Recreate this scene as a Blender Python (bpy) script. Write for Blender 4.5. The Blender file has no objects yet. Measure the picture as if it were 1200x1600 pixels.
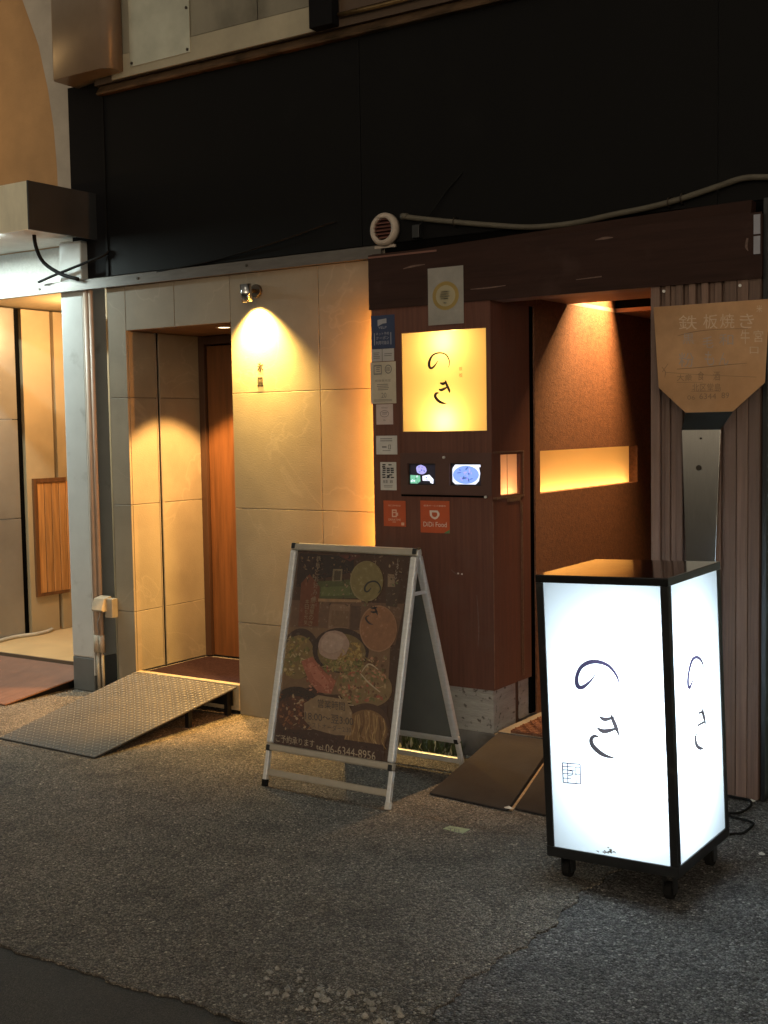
import bpy, bmesh, math, random
from mathutils import Vector, Matrix, Euler

R = math.radians
random.seed(7)
scene = bpy.context.scene
COL = scene.collection

# ------------------------------------------------------------------ camera
YAW, PITCH, ROLL, FPX = R(33.692), R(3.941), R(-0.946), 1905.95
CAM = Vector((0.0, -4.8753, 1.5031))
_f = Vector((-math.sin(YAW) * math.cos(PITCH), math.cos(YAW) * math.cos(PITCH), -math.sin(PITCH)))
_r0 = Vector((math.cos(YAW), math.sin(YAW), 0)); _u0 = _r0.cross(_f)
_r = math.cos(ROLL) * _r0 + math.sin(ROLL) * _u0
_u = -math.sin(ROLL) * _r0 + math.cos(ROLL) * _u0
cd = bpy.data.cameras.new('camera')
cam = bpy.data.objects.new('camera', cd); COL.objects.link(cam)
cd.sensor_fit = 'HORIZONTAL'; cd.sensor_width = 36.0; cd.lens = FPX / 1200 * 36.0
cd.clip_start = 0.05; cd.clip_end = 2000
Mc = Matrix((( _r.x, _u.x, -_f.x), (_r.y, _u.y, -_f.y), (_r.z, _u.z, -_f.z))).to_4x4()
Mc.translation = CAM; cam.matrix_world = Mc
scene.camera = cam

# ------------------------------------------------------------------ sky, sun, exposure
w = bpy.data.worlds.new('World'); scene.world = w; w.use_nodes = True
nt = w.node_tree; bgn = nt.nodes['Background']
sky = nt.nodes.new('ShaderNodeTexSky'); sky.sky_type = 'NISHITA'; sky.sun_disc = False
sky.sun_elevation = R(12); sky.sun_rotation = R(150)
hs = nt.nodes.new('ShaderNodeHueSaturation'); hs.inputs['Saturation'].default_value = 0.22
nt.links.new(sky.outputs[0], hs.inputs['Color'])
tn = nt.nodes.new('ShaderNodeMix'); tn.data_type = 'RGBA'; tn.blend_type = 'MULTIPLY'
tn.inputs[0].default_value = 1.0; tn.inputs[7].default_value = (1.0, 0.84, 0.64, 1)
nt.links.new(hs.outputs[0], tn.inputs[6]); nt.links.new(tn.outputs[2], bgn.inputs['Color'])
bgn.inputs['Strength'].default_value = 0.058
sd = bpy.data.lights.new('front_fill', 'SUN'); sd.energy = 0.10; sd.angle = R(25); sd.color = (1.0, 0.88, 0.72)  # soft sun lamp added as a faint fill from the street side
so = bpy.data.objects.new('front_fill', sd); COL.objects.link(so)
so.rotation_euler = Vector((-0.25, 0.62, -0.75)).to_track_quat('-Z', 'Y').to_euler()
scene.view_settings.view_transform = 'Standard'; scene.view_settings.look = 'None'
scene.view_settings.exposure = 0.35; scene.view_settings.gamma = 1.0
scene.view_settings.use_curve_mapping = False
scene.render.engine = 'CYCLES'
scene.cycles.use_denoising = True
scene.cycles.max_bounces = 8; scene.cycles.diffuse_bounces = 4; scene.cycles.transmission_bounces = 6
scene.cycles.sample_clamp_indirect = 6.0
scene.cycles.caustics_reflective = False; scene.cycles.caustics_refractive = False

# ------------------------------------------------------------------ pixel -> place helpers
def ray(px, py): return _f + (px - 600) / FPX * _r - (py - 800) / FPX * _u
def on_plane(px, py, P, N):
    d = ray(px, py); P = Vector(P); N = Vector(N)
    return CAM + d * ((P - CAM).dot(N) / d.dot(N))
def hy(px, py, Y): return on_plane(px, py, (0, Y, 0), (0, 1, 0))
def hx(px, py, X): return on_plane(px, py, (X, 0, 0), (1, 0, 0))
def hz(px, py, Z): return on_plane(px, py, (0, 0, Z), (0, 0, 1))

# ------------------------------------------------------------------ mesh helpers
class B:
    def __init__(s): s.v = []; s.f = []; s.m = []; s.sm = []
    def add(s, vs, fs, m=0, smooth=False):
        o = len(s.v); s.v += [tuple(p) for p in vs]
        for f in fs: s.f.append([o + i for i in f]); s.m.append(m); s.sm.append(smooth)
        return s
    def box(s, x0, x1, y0, y1, z0, z1, m=0):
        x0, x1 = min(x0, x1), max(x0, x1); y0, y1 = min(y0, y1), max(y0, y1); z0, z1 = min(z0, z1), max(z0, z1)
        return s.add([(x0,y0,z0),(x1,y0,z0),(x1,y1,z0),(x0,y1,z0),(x0,y0,z1),(x1,y0,z1),(x1,y1,z1),(x0,y1,z1)],
                     [(0,3,2,1),(4,5,6,7),(0,1,5,4),(1,2,6,5),(2,3,7,6),(3,0,4,7)], m)
    def sheet(s, x0, x1, y0, y1, z0, z1):
        if x0 == x1: return s.poly([(x0,y0,z0),(x0,y1,z0),(x0,y1,z1),(x0,y0,z1)])
        return s.poly([(x0,y0,z0),(x1,y0,z0),(x1,y0,z1),(x0,y0,z1)])
    def poly(s, pts, m=0): return s.add(pts, [tuple(range(len(pts)))], m)
    def prism(s, pts, vec, m=0, smooth=False):
        n = len(pts); vec = Vector(vec); a = [Vector(p) for p in pts]; b = [p + vec for p in a]
        fs = [tuple(range(n))[::-1], tuple(range(n, 2 * n))]
        o = len(s.v); s.add(a + b, fs, m)
        for i in range(n):
            j = (i + 1) % n
            s.f.append([o + i, o + j, o + n + j, o + n + i]); s.m.append(m); s.sm.append(smooth)
        return s
    def tube(s, pts, r, n=8, m=0, cap=True):
        pts = [Vector(p) for p in pts]; k = len(pts); rs = r if isinstance(r, (list, tuple)) else [r] * k
        vs = []; t0 = None; nrm = None
        for i, p in enumerate(pts):
            t = (pts[min(i + 1, k - 1)] - pts[max(i - 1, 0)]).normalized()
            if nrm is None:
                nrm = t.orthogonal().normalized()
            else:
                nrm = (nrm - t * nrm.dot(t))
                nrm = nrm.normalized() if nrm.length > 1e-6 else t.orthogonal().normalized()
            b = t.cross(nrm)
            for q in range(n):
                a = 2 * math.pi * q / n
                vs.append(p + (nrm * math.cos(a) + b * math.sin(a)) * rs[i])
        fs = []
        for i in range(k - 1):
            for q in range(n):
                fs.append((i*n+q, i*n+(q+1) % n, (i+1)*n+(q+1) % n, (i+1)*n+q))
        s.add(vs, fs, m, True)
        if cap:
            o = len(s.v) - len(vs)
            s.f.append([o + q for q in range(n)][::-1]); s.m.append(m); s.sm.append(False)
            s.f.append([o + (k-1)*n + q for q in range(n)]); s.m.append(m); s.sm.append(False)
        return s
    def cyl(s, p0, p1, r, n=20, m=0, r1=None):
        return s.tube([p0, p1], [r, r if r1 is None else r1], n, m)
    def ring(s, c, axis, prof, n=28, m=0):
        """closed profile [(radius, along axis)] spun round an axis"""
        c = Vector(c); ax = Vector(axis).normalized(); e1 = ax.orthogonal().normalized(); e2 = ax.cross(e1)
        k = len(prof); vs = []; fs = []
        for i in range(n):
            a = 2 * math.pi * i / n; d = e1 * math.cos(a) + e2 * math.sin(a)
            vs += [c + d * r_ + ax * h for r_, h in prof]
        for i in range(n):
            for j in range(k):
                fs.append((i*k+j, i*k+(j+1) % k, ((i+1) % n)*k+(j+1) % k, ((i+1) % n)*k+j))
        return s.add(vs, fs, m, True)
    def plate(s, o, eu, ev, en, u0, u1, v0, v1, th, holes=(), m=0):
        """flat plate with rectangular holes; o + eu*u + ev*v is its face, en*th its thickness"""
        o, eu, ev, en = Vector(o), Vector(eu), Vector(ev), Vector(en)
        us = sorted({u0, u1, *[h[0] for h in holes], *[h[1] for h in holes]})
        vs = sorted({v0, v1, *[h[2] for h in holes], *[h[3] for h in holes]})
        inh = lambda u, v: any(h[0] < u < h[1] and h[2] < v < h[3] for h in holes) or not (u0 < u < u1 and v0 < v < v1)
        ix = {}; V = []
        def vid(i, j, k):
            if (i, j, k) not in ix: ix[(i, j, k)] = len(V); V.append(o + eu * us[i] + ev * vs[j] + en * (th * k))
            return ix[(i, j, k)]
        F = []
        nu, nv = len(us) - 1, len(vs) - 1
        solid = lambda i, j: 0 <= i < nu and 0 <= j < nv and not inh((us[i]+us[i+1])/2, (vs[j]+vs[j+1])/2)
        for i in range(nu):
            for j in range(nv):
                if not solid(i, j): continue
                for k in (0, 1): F.append([vid(i,j,k), vid(i+1,j,k), vid(i+1,j+1,k), vid(i,j+1,k)])
                for (a, b, di, dj) in (((i,j),(i+1,j),0,-1), ((i+1,j),(i+1,j+1),1,0), ((i+1,j+1),(i,j+1),0,1), ((i,j+1),(i,j),-1,0)):
                    if not solid(i + di, j + dj):
                        F.append([vid(*a,0), vid(*b,0), vid(*b,1), vid(*a,1)])
        return s.add(V, F, m)

def root_loc(o):
    p = Vector((0, 0, 0))
    while o is not None:
        if o.get('_local'): return Vector((0, 0, 0))
        p += o.location; o = o.parent
    return p

def obj(name, b, mats, parent=None, loc=None, bevel=0.0, fix=True, seg=2):
    me = bpy.data.meshes.new(name)
    off = root_loc(parent) if parent is not None else Vector(loc or (0, 0, 0))
    me.from_pydata([tuple(Vector(p) - off) for p in b.v], [], b.f)
    mats = mats if isinstance(mats, (list, tuple)) else [mats]
    for m in mats: me.materials.append(m)
    for p, mi, sm in zip(me.polygons, b.m, b.sm): p.material_index = mi; p.use_smooth = sm
    if bevel or fix:
        bm = bmesh.new(); bm.from_mesh(me)
        if bevel:
            es = [e for e in bm.edges if len(e.link_faces) == 2 and e.calc_face_angle(0) > 0.5]
            bmesh.ops.bevel(bm, geom=es, offset=bevel, segments=seg, affect='EDGES', clamp_overlap=True, profile=0.6)
        if fix: bmesh.ops.recalc_face_normals(bm, faces=bm.faces)
        bm.to_mesh(me); bm.free()
    me.update()
    o = bpy.data.objects.new(name, me); COL.objects.link(o)
    if parent is not None: o.parent = parent
    else: o.location = off
    return o

def tag(o, label, cat, group=None, kind=None):
    if label: o['label'] = label
    if cat: o['category'] = cat
    if group: o['group'] = group
    if kind: o['kind'] = kind
    return o

def thing(name, label, cat, loc, rot=None, group=None):
    o = bpy.data.objects.new(name, None); COL.objects.link(o); o.location = loc
    o.empty_display_size = 0.1
    if rot is not None: o.rotation_euler = rot; o['_local'] = 1
    return tag(o, label, cat, group)

def lamp(name, kind, loc, energy, color, parent=None, radius=0.02, direction=None, spot=None, blend=0.3, size=None):
    d = bpy.data.lights.new(name, kind); d.energy = energy; d.color = color
    if kind in ('POINT', 'SPOT'): d.shadow_soft_size = radius
    if kind == 'SPOT': d.spot_size = R(spot); d.spot_blend = blend
    if kind == 'AREA': d.shape = 'RECTANGLE'; d.size, d.size_y = size
    o = bpy.data.objects.new(name, d); COL.objects.link(o)
    o.location = Vector(loc) - (root_loc(parent) if parent is not None else Vector())
    if direction is not None: o.rotation_euler = Vector(direction).to_track_quat('-Z', 'Y').to_euler()
    if parent is not None: o.parent = parent
    return o

# strokes and lettering ------------------------------------------------------
def catmull(P, n=6):
    if len(P) < 3: return P
    out = []; Q = [P[0]] + P + [P[-1]]
    for i in range(1, len(Q) - 2):
        p0, p1, p2, p3 = Q[i-1], Q[i], Q[i+1], Q[i+2]
        for k in range(n):
            t = k / n
            out.append(tuple(0.5*((2*b)+(-a+c)*t+(2*a-5*b+4*c-d)*t*t+(-a+3*b-3*c+d)*t**3) for a, b, c, d in zip(p0, p1, p2, p3)))
    out.append(P[-1]); return out

def ribbon(b, P, place, m=0, n=6, k_=1.0):
    """brush stroke: P = [(x, y, width)] in the drawing's own units, place(x, y) -> 3D point"""
    Q = catmull(P, n); L = []; Rr = []
    for i, q in enumerate(Q):
        a = Q[max(i-1, 0)]; c = Q[min(i+1, len(Q)-1)]
        dx, dy = c[0]-a[0], c[1]-a[1]; l = math.hypot(dx, dy) or 1
        h = max(q[2]*k_, .3) / 2
        L.append(place(q[0]-dy/l*h, q[1]+dx/l*h)); Rr.append(place(q[0]+dy/l*h, q[1]-dx/l*h))
    k = len(Q)
    b.add(L + Rr, [(i, i+1, k+i+1, k+i) for i in range(k-1)], m)

_tc = {}
def glyphs(body):
    if body not in _tc:
        c = bpy.data.curves.new('lettering', 'FONT'); c.body = body; c.resolution_u = 3
        o = bpy.data.objects.new('lettering', c); COL.objects.link(o)
        bpy.context.view_layer.update()
        me = o.evaluated_get(bpy.context.evaluated_depsgraph_get()).to_mesh()
        vs = [tuple(v.co) for v in me.vertices]; fs = [tuple(p.vertices) for p in me.polygons]
        o.to_mesh_clear(); bpy.data.objects.remove(o); bpy.data.curves.remove(c)
        _tc[body] = (vs, fs)
    return _tc[body]

def text(b, body, place, x0, y0, w, h, m=0, skew=0.0):
    """lettering fitted into the box x0..x0+w, y0..y0+h (y down) of a drawing"""
    vs, fs = glyphs(body)
    if not vs: return
    xs = [v[0] for v in vs]; ys = [v[1] for v in vs]
    ax, bx, ay, by = min(xs), max(xs), min(ys), max(ys)
    sx = w / max(bx - ax, 1e-6); sy = h / max(by - ay, 1e-6)
    b.add([place(x0 + (v[0]-ax)*sx, y0 + (by - v[1])*sy + (v[0]-ax)*sx*skew) for v in vs], fs, m)

def ell(cx, cy, rx, ry, rot=0.0, n=32, wob=0.0, rnd=random):
    out = []
    for i in range(n):
        a = 2*math.pi*i/n; k = 1 + wob*(rnd.random()-.5)
        x, y = rx*math.cos(a)*k, ry*math.sin(a)*k
        out.append((cx + x*math.cos(rot)-y*math.sin(rot), cy + x*math.sin(rot)+y*math.cos(rot)))
    return out

# ------------------------------------------------------------------ materials
def s2l(c): return tuple(((x/255)/12.92 if x/255 <= .04045 else ((x/255+.055)/1.055)**2.4) for x in c)
_mats = {}
def mat(name, col, rough=0.6, metal=0.0, var=0.15, vscale=6.0, stretch=(1, 1, 1), bump=0.0, bscale=60.0, bstretch=None,
        rand=0.0, coat=0.0, rvar=0.1, dirt=None, spec=0.5):
    if name in _mats: return _mats[name]
    M = bpy.data.materials.new(name); M.use_nodes = True; t = M.node_tree; N = t.nodes; L = t.links
    P = N['Principled BSDF']
    P.inputs['Metallic'].default_value = metal; P.inputs['Coat Weight'].default_value = coat
    P.inputs['Specular IOR Level'].default_value = spec; P.inputs['Coat Roughness'].default_value = 0.08
    g = N.new('ShaderNodeNewGeometry'); mp = N.new('ShaderNodeMapping'); mp.inputs['Scale'].default_value = stretch
    L.new(g.outputs['Position'], mp.inputs['Vector'])
    no = N.new('ShaderNodeTexNoise'); no.inputs['Scale'].default_value = vscale; no.inputs['Detail'].default_value = 6
    no.inputs['Roughness'].default_value = .62
    L.new(mp.outputs[0], no.inputs['Vector'])
    cr = N.new('ShaderNodeValToRGB'); cr.color_ramp.elements[0].position = .28; cr.color_ramp.elements[1].position = .72
    cr.color_ramp.elements[0].color = tuple(c*(1-var) for c in col) + (1,)
    cr.color_ramp.elements[1].color = tuple(min(1, c*(1+var)) for c in col) + (1,)
    L.new(no.outputs['Fac'], cr.inputs['Fac']); out = cr.outputs[0]
    if dirt:
        dcol, dsc, dlo, dhi = dirt
        n2 = N.new('ShaderNodeTexNoise'); n2.inputs['Scale'].default_value = dsc; n2.inputs['Detail'].default_value = 8
        L.new(g.outputs['Position'], n2.inputs['Vector'])
        r2 = N.new('ShaderNodeValToRGB'); r2.color_ramp.elements[0].position = dlo; r2.color_ramp.elements[1].position = dhi
        L.new(n2.outputs['Fac'], r2.inputs['Fac'])
        mx = N.new('ShaderNodeMix'); mx.data_type = 'RGBA'; mx.inputs[7].default_value = tuple(dcol) + (1,)
        L.new(r2.outputs[0], mx.inputs[0]); L.new(out, mx.inputs[6]); out = mx.outputs[2]
    if rand:
        oi = N.new('ShaderNodeObjectInfo'); hv = N.new('ShaderNodeHueSaturation')
        ma = N.new('ShaderNodeMapRange'); ma.inputs['To Min'].default_value = 1-rand; ma.inputs['To Max'].default_value = 1+rand
        L.new(oi.outputs['Random'], ma.inputs['Value']); L.new(ma.outputs[0], hv.inputs['Value'])
        L.new(out, hv.inputs['Color']); out = hv.outputs[0]
    L.new(out, P.inputs['Base Color'])
    rr = N.new('ShaderNodeMapRange'); rr.inputs['To Min'].default_value = max(.02, rough-rvar); rr.inputs['To Max'].default_value = min(1, rough+rvar)
    L.new(no.outputs['Fac'], rr.inputs['Value']); L.new(rr.outputs[0], P.inputs['Roughness'])
    if bump:
        nb = N.new('ShaderNodeTexNoise'); nb.inputs['Scale'].default_value = bscale; nb.inputs['Detail'].default_value = 5
        m2 = N.new('ShaderNodeMapping'); m2.inputs['Scale'].default_value = bstretch or stretch
        L.new(g.outputs['Position'], m2.inputs['Vector']); L.new(m2.outputs[0], nb.inputs['Vector'])
        bp = N.new('ShaderNodeBump'); bp.inputs['Strength'].default_value = bump; bp.inputs['Distance'].default_value = .01
        L.new(nb.outputs['Fac'], bp.inputs['Height']); L.new(bp.outputs[0], P.inputs['Normal'])
    _mats[name] = M; return M

def emit(name, col, strength):
    M = bpy.data.materials.new(name); M.use_nodes = True; t = M.node_tree
    P = t.nodes['Principled BSDF']; P.inputs['Base Color'].default_value = (*[min(1, c) for c in col], 1)
    P.inputs['Emission Color'].default_value = (*col, 1); P.inputs['Emission Strength'].default_value = strength
    return M

def translucent(name, col, frac=0.6, dirt=None):
    """frosted plastic sheet lit by the lamps behind it"""
    M = bpy.data.materials.new(name); M.use_nodes = True; t = M.node_tree; N = t.nodes; L = t.links
    N.remove(N['Principled BSDF']); o = N['Material Output']
    g = N.new('ShaderNodeNewGeometry'); no = N.new('ShaderNodeTexNoise'); no.inputs['Scale'].default_value = 3
    L.new(g.outputs['Position'], no.inputs['Vector'])
    cr = N.new('ShaderNodeValToRGB')
    cr.color_ramp.elements[0].color = tuple(c*.94 for c in col) + (1,); cr.color_ramp.elements[1].color = tuple(col) + (1,)
    L.new(no.outputs['Fac'], cr.inputs[0])
    T = N.new('ShaderNodeBsdfTranslucent'); D = N.new('ShaderNodeBsdfDiffuse'); mx = N.new('ShaderNodeMixShader')
    G = N.new('ShaderNodeBsdfGlossy'); G.inputs['Roughness'].default_value = .25
    mx2 = N.new('ShaderNodeMixShader'); mx2.inputs[0].default_value = .04
    L.new(cr.outputs[0], T.inputs[0]); L.new(cr.outputs[0], D.inputs[0])
    mx.inputs[0].default_value = frac
    L.new(D.outputs[0], mx.inputs[1]); L.new(T.outputs[0], mx.inputs[2])
    L.new(mx.outputs[0], mx2.inputs[1]); L.new(G.outputs[0], mx2.inputs[2]); L.new(mx2.outputs[0], o.inputs['Surface'])
    return M

def stone_mat():
    M = mat('beige_stone', (.255, .22, .16), .62, var=.16, vscale=3.2, bump=.13, bscale=130, rand=.05, dirt=((.17, .14, .10), 2.0, .55, .9))
    t = M.node_tree; N = t.nodes; L = t.links; P = N['Principled BSDF']
    src = P.inputs['Base Color'].links[0].from_socket
    g = N.new('ShaderNodeNewGeometry'); oi = N.new('ShaderNodeObjectInfo')
    vm = N.new('ShaderNodeVectorMath'); vm.operation = 'SCALE'
    cx = N.new('ShaderNodeCombineXYZ'); mu = N.new('ShaderNodeMath'); mu.operation = 'MULTIPLY'; mu.inputs[1].default_value = 37
    L.new(oi.outputs['Random'], mu.inputs[0]); L.new(mu.outputs[0], cx.inputs[0]); L.new(mu.outputs[0], cx.inputs[2])
    ad = N.new('ShaderNodeVectorMath'); L.new(g.outputs['Position'], ad.inputs[0]); L.new(cx.outputs[0], ad.inputs[1])
    wv = N.new('ShaderNodeTexNoise'); wv.inputs['Scale'].default_value = 1.7; wv.inputs['Detail'].default_value = 4; wv.inputs['Distortion'].default_value = .6
    L.new(ad.outputs[0], wv.inputs['Vector'])
    ab = N.new('ShaderNodeMath'); ab.operation = 'SUBTRACT'; ab.inputs[1].default_value = .5
    a2 = N.new('ShaderNodeMath'); a2.operation = 'ABSOLUTE'
    L.new(wv.outputs['Fac'], ab.inputs[0]); L.new(ab.outputs[0], a2.inputs[0])
    rm = N.new('ShaderNodeValToRGB'); rm.color_ramp.elements[0].position = 0; rm.color_ramp.elements[0].color = (.30, .30, .30, 1)
    rm.color_ramp.elements[1].position = .007; rm.color_ramp.elements[1].color = (0, 0, 0, 1)
    L.new(a2.outputs[0], rm.inputs[0])
    mx = N.new('ShaderNodeMix'); mx.data_type = 'RGBA'; mx.inputs[7].default_value = (.38, .33, .25, 1)
    L.new(rm.outputs[0], mx.inputs[0]); L.new(src, mx.inputs[6]); L.new(mx.outputs[2], P.inputs['Base Color'])
    return M

def asphalt(name, lo, hi, scale, chips, bump, stain):
    M = bpy.data.materials.new(name); M.use_nodes = True; t = M.node_tree; N = t.nodes; L = t.links
    P = N['Principled BSDF']; P.inputs['Roughness'].default_value = .82
    g = N.new('ShaderNodeNewGeometry')
    def vor(sc, feat='F1'):
        v = N.new('ShaderNodeTexVoronoi'); v.inputs['Scale'].default_value = sc; v.feature = feat
        L.new(g.outputs['Position'], v.inputs['Vector']); return v
    def ramp(src, a, ca, b_, cb):
        r = N.new('ShaderNodeValToRGB'); r.color_ramp.elements[0].position = a; r.color_ramp.elements[0].color = (*ca, 1)
        r.color_ramp.elements[1].position = b_; r.color_ramp.elements[1].color = (*cb, 1); L.new(src, r.inputs[0]); return r
    v1 = vor(scale); v2 = vor(scale*2.3)
    sp = N.new('ShaderNodeSeparateColor'); L.new(v1.outputs['Color'], sp.inputs[0])
    sp2 = N.new('ShaderNodeSeparateColor'); L.new(v2.outputs['Color'], sp2.inputs[0])
    mean = N.new('ShaderNodeMath'); mean.operation = 'MULTIPLY_ADD'; mean.inputs[1].default_value = .55
    hlf = N.new('ShaderNodeMath'); hlf.operation = 'MULTIPLY'; hlf.inputs[1].default_value = .45
    L.new(sp2.outputs[0], hlf.inputs[0]); L.new(sp.outputs[0], mean.inputs[0]); L.new(hlf.outputs[0], mean.inputs[2])
    base = ramp(mean.outputs[0], .15, lo, .95, hi)
    chip = ramp(sp.outputs[1], chips, (0, 0, 0), min(1, chips+.03), (1, 1, 1))
    m1 = N.new('ShaderNodeMix'); m1.data_type = 'RGBA'; L.new(chip.outputs[0], m1.inputs[0]); L.new(base.outputs[0], m1.inputs[6])
    m1.inputs[7].default_value = (hi[0]*1.35, hi[1]*1.35, hi[2]*1.3, 1)
    n1 = N.new('ShaderNodeTexNoise'); n1.inputs['Scale'].default_value = 1.6; n1.inputs['Detail'].default_value = 7; n1.inputs['Roughness'].default_value = .65
    L.new(g.outputs['Position'], n1.inputs['Vector'])
    st = ramp(n1.outputs['Fac'], .3, (stain,)*3, .7, (1.15,)*3)
    ve = vor(scale, 'DISTANCE_TO_EDGE'); bd = ramp(ve.outputs['Distance'], .02, (.38,)*3, .22, (1.12,)*3)
    mb = N.new('ShaderNodeMix'); mb.data_type = 'RGBA'; mb.blend_type = 'MULTIPLY'; mb.inputs[0].default_value = 1
    L.new(m1.outputs[2], mb.inputs[6]); L.new(bd.outputs[0], mb.inputs[7])
    m2 = N.new('ShaderNodeMix'); m2.data_type = 'RGBA'; m2.blend_type = 'MULTIPLY'; m2.inputs[0].default_value = 1
    L.new(mb.outputs[2], m2.inputs[6]); L.new(st.outputs[0], m2.inputs[7]); L.new(m2.outputs[2], P.inputs['Base Color'])
    vg = vor(3.1); gs = ramp(vg.outputs['Distance'], .045, (.55,)*3, .06, (1,)*3)
    mg = N.new('ShaderNodeMix'); mg.data_type = 'RGBA'; mg.blend_type = 'MULTIPLY'; mg.inputs[0].default_value = .8
    L.new(m2.outputs[2], mg.inputs[6]); L.new(gs.outputs[0], mg.inputs[7])
    n3 = N.new('ShaderNodeTexNoise'); n3.inputs['Scale'].default_value = 5.5; n3.inputs['Detail'].default_value = 6; L.new(g.outputs['Position'], n3.inputs['Vector'])
    s3 = ramp(n3.outputs['Fac'], .34, (.74,)*3, .5, (1.04,)*3)
    mh = N.new('ShaderNodeMix'); mh.data_type = 'RGBA'; mh.blend_type = 'MULTIPLY'; mh.inputs[0].default_value = 1
    L.new(mg.outputs[2], mh.inputs[6]); L.new(s3.outputs[0], mh.inputs[7]); L.new(mh.outputs[2], P.inputs['Base Color'])
    n2 = N.new('ShaderNodeTexNoise'); n2.inputs['Scale'].default_value = 45; n2.inputs['Detail'].default_value = 3
    L.new(g.outputs['Position'], n2.inputs['Vector'])
    hsum = N.new('ShaderNodeMath'); hsum.operation = 'SUBTRACT'; L.new(n2.outputs['Fac'], hsum.inputs[0]); L.new(v1.outputs['Distance'], hsum.inputs[1])
    bp = N.new('ShaderNodeBump'); bp.inputs['Strength'].default_value = bump; bp.inputs['Distance'].default_value = .010
    L.new(hsum.outputs[0], bp.inputs['Height']); L.new(bp.outputs[0], P.inputs['Normal'])
    return M

STONE = stone_mat()
BROWN = mat('brown_painted_panel', (.120, .050, .034), .48, var=.22, vscale=5, stretch=(14, 14, .6), bump=.12, bscale=30, bstretch=(20, 20, 1), dirt=((.125, .066, .05), 4.0, .58, .8), spec=.25)
BROWN_IN = mat('brown_stucco', (.165, .072, .034), .7, var=.42, vscale=70, bump=.25, bscale=130)
SLAT = mat('weathered_brown_slat', (.16, .10, .075), .62, var=.28, vscale=6, stretch=(16, 16, .5), bump=.25, bscale=40, bstretch=(25, 25, .6), rand=.22, dirt=((.20, .17, .15), 9.0, .68, .74))
BLACK = mat('black_sheet', (.0028, .0028, .003), .55, var=.25, vscale=2, stretch=(6, 6, .4), dirt=((.005, .005, .005), 3, .6, .8), spec=.15)
DARK = mat('dark_void', (.004, .004, .004), .9, spec=.0)
ALU = mat('aluminium', (.74, .74, .72), .36, .5, var=.1, vscale=20, stretch=(1, 1, 6))
ALU_D = mat('aluminium_bronze_anodised', (.46, .41, .33), .38, .5, var=.1, vscale=20)
STEEL = mat('brushed_steel', (.55, .55, .53), .16, 1.0, var=.08, vscale=30, stretch=(8, 8, .4), rvar=.04)
BLK_FRAME = mat('black_frame', (.012, .013, .014), .35, var=.25, vscale=12, dirt=((.04, .038, .035), 12, .62, .72))
BLK_TOP = mat('gloss_black_top', (.010, .010, .010), .12, var=.2, vscale=8, rvar=.06, coat=.6)
RUBBER = mat('black_rubber', (.010, .010, .010), .8, var=.3, vscale=20, spec=.12)
WHITE = mat('white_plastic', (.62, .60, .55), .45, var=.1, vscale=14)
BEIGE_PL = mat('aged_beige_plastic', (.36, .32, .25), .5, var=.15, vscale=14)
PAPER = mat('white_paper', (.55, .53, .48), .55, var=.08, vscale=14)
INK = mat('black_ink', (.012, .011, .013), .5, var=.1)
INK_GREY = mat('grey_ink', (.16, .15, .14), .6, var=.15)
WOOD = mat('orange_brown_wood', (.125, .050, .017), .42, var=.35, vscale=3.5, stretch=(9, 9, .55), bump=.05, bscale=30, bstretch=(20, 20, .6))
WOOD_D = mat('dark_wood', (.055, .026, .014), .5, var=.2, vscale=5, stretch=(9, 9, .6))
PINE = mat('knotty_pine_board', (.36, .165, .05), .5, var=.35, vscale=4, stretch=(12, 12, .8), rand=.38)
CONC = mat('concrete_kerb', (.17, .16, .145), .8, var=.25, vscale=9, bump=.3, bscale=70, dirt=((.06, .055, .05), 5, .5, .75))

# ------------------------------------------------------------------ the setting: ground
SEAM_Y, SEAM_X = -2.585, -1.60
g = B(); g.poly([(-60, -60, -.007), (60, -60, -.007), (60, 60, -.007), (-60, 60, -.007)])
ground = tag(obj('ground', g, asphalt('road_asphalt', (.042, .036, .030), (.10, .088, .074), 260, .985, .25, .75)), None, None, kind='structure')
def wavy(x0, x1, y, n, amp, rnd):
    return [(x0 + (x1-x0)*i/n, y + amp*(rnd.random()-.5)*(1 if 0 < i < n else 0), 0) for i in range(n+1)]
rnd = random.Random(3)
a1 = asphalt('coarse_asphalt', (.062, .053, .042), (.38, .332, .27), 122, .96, .95, .8)
a2 = asphalt('patched_asphalt', (.034, .032, .030), (.285, .272, .255), 104, .95, 1.0, .8)
edge = wavy(-14, SEAM_X, SEAM_Y, 900, .016, rnd)
edge = [(x, y + .010*math.sin(x*5.1) + .007*math.sin(x*13.7), z) for x, y, z in edge]; edge[-1] = (SEAM_X, SEAM_Y, 0)
seam = [(SEAM_X + .014*(rnd.random()-.5) + .016*math.sin(i*.11) + .010*math.sin(i*.43), SEAM_Y + 3.3*i/260, 0) for i in range(261)]; seam[0] = (SEAM_X, SEAM_Y, 0)
b = B(); b.prism(edge + seam[1:] + [(-14, .7, 0)], (0, 0, -.02))
tag(obj('pavement_asphalt', b, a1), None, None, kind='structure')
e2 = wavy(SEAM_X, 8, SEAM_Y - .15, 500, .02, rnd)
b = B(); b.prism([(p[0], p[1], -.004) for p in e2] + [(8, .7, -.004)] + [(p[0]+.004, p[1], -.004) for p in seam[::-1]], (0, 0, -.016))
tag(obj('pavement_patch', b, a2), None, None, kind='structure')
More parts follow.
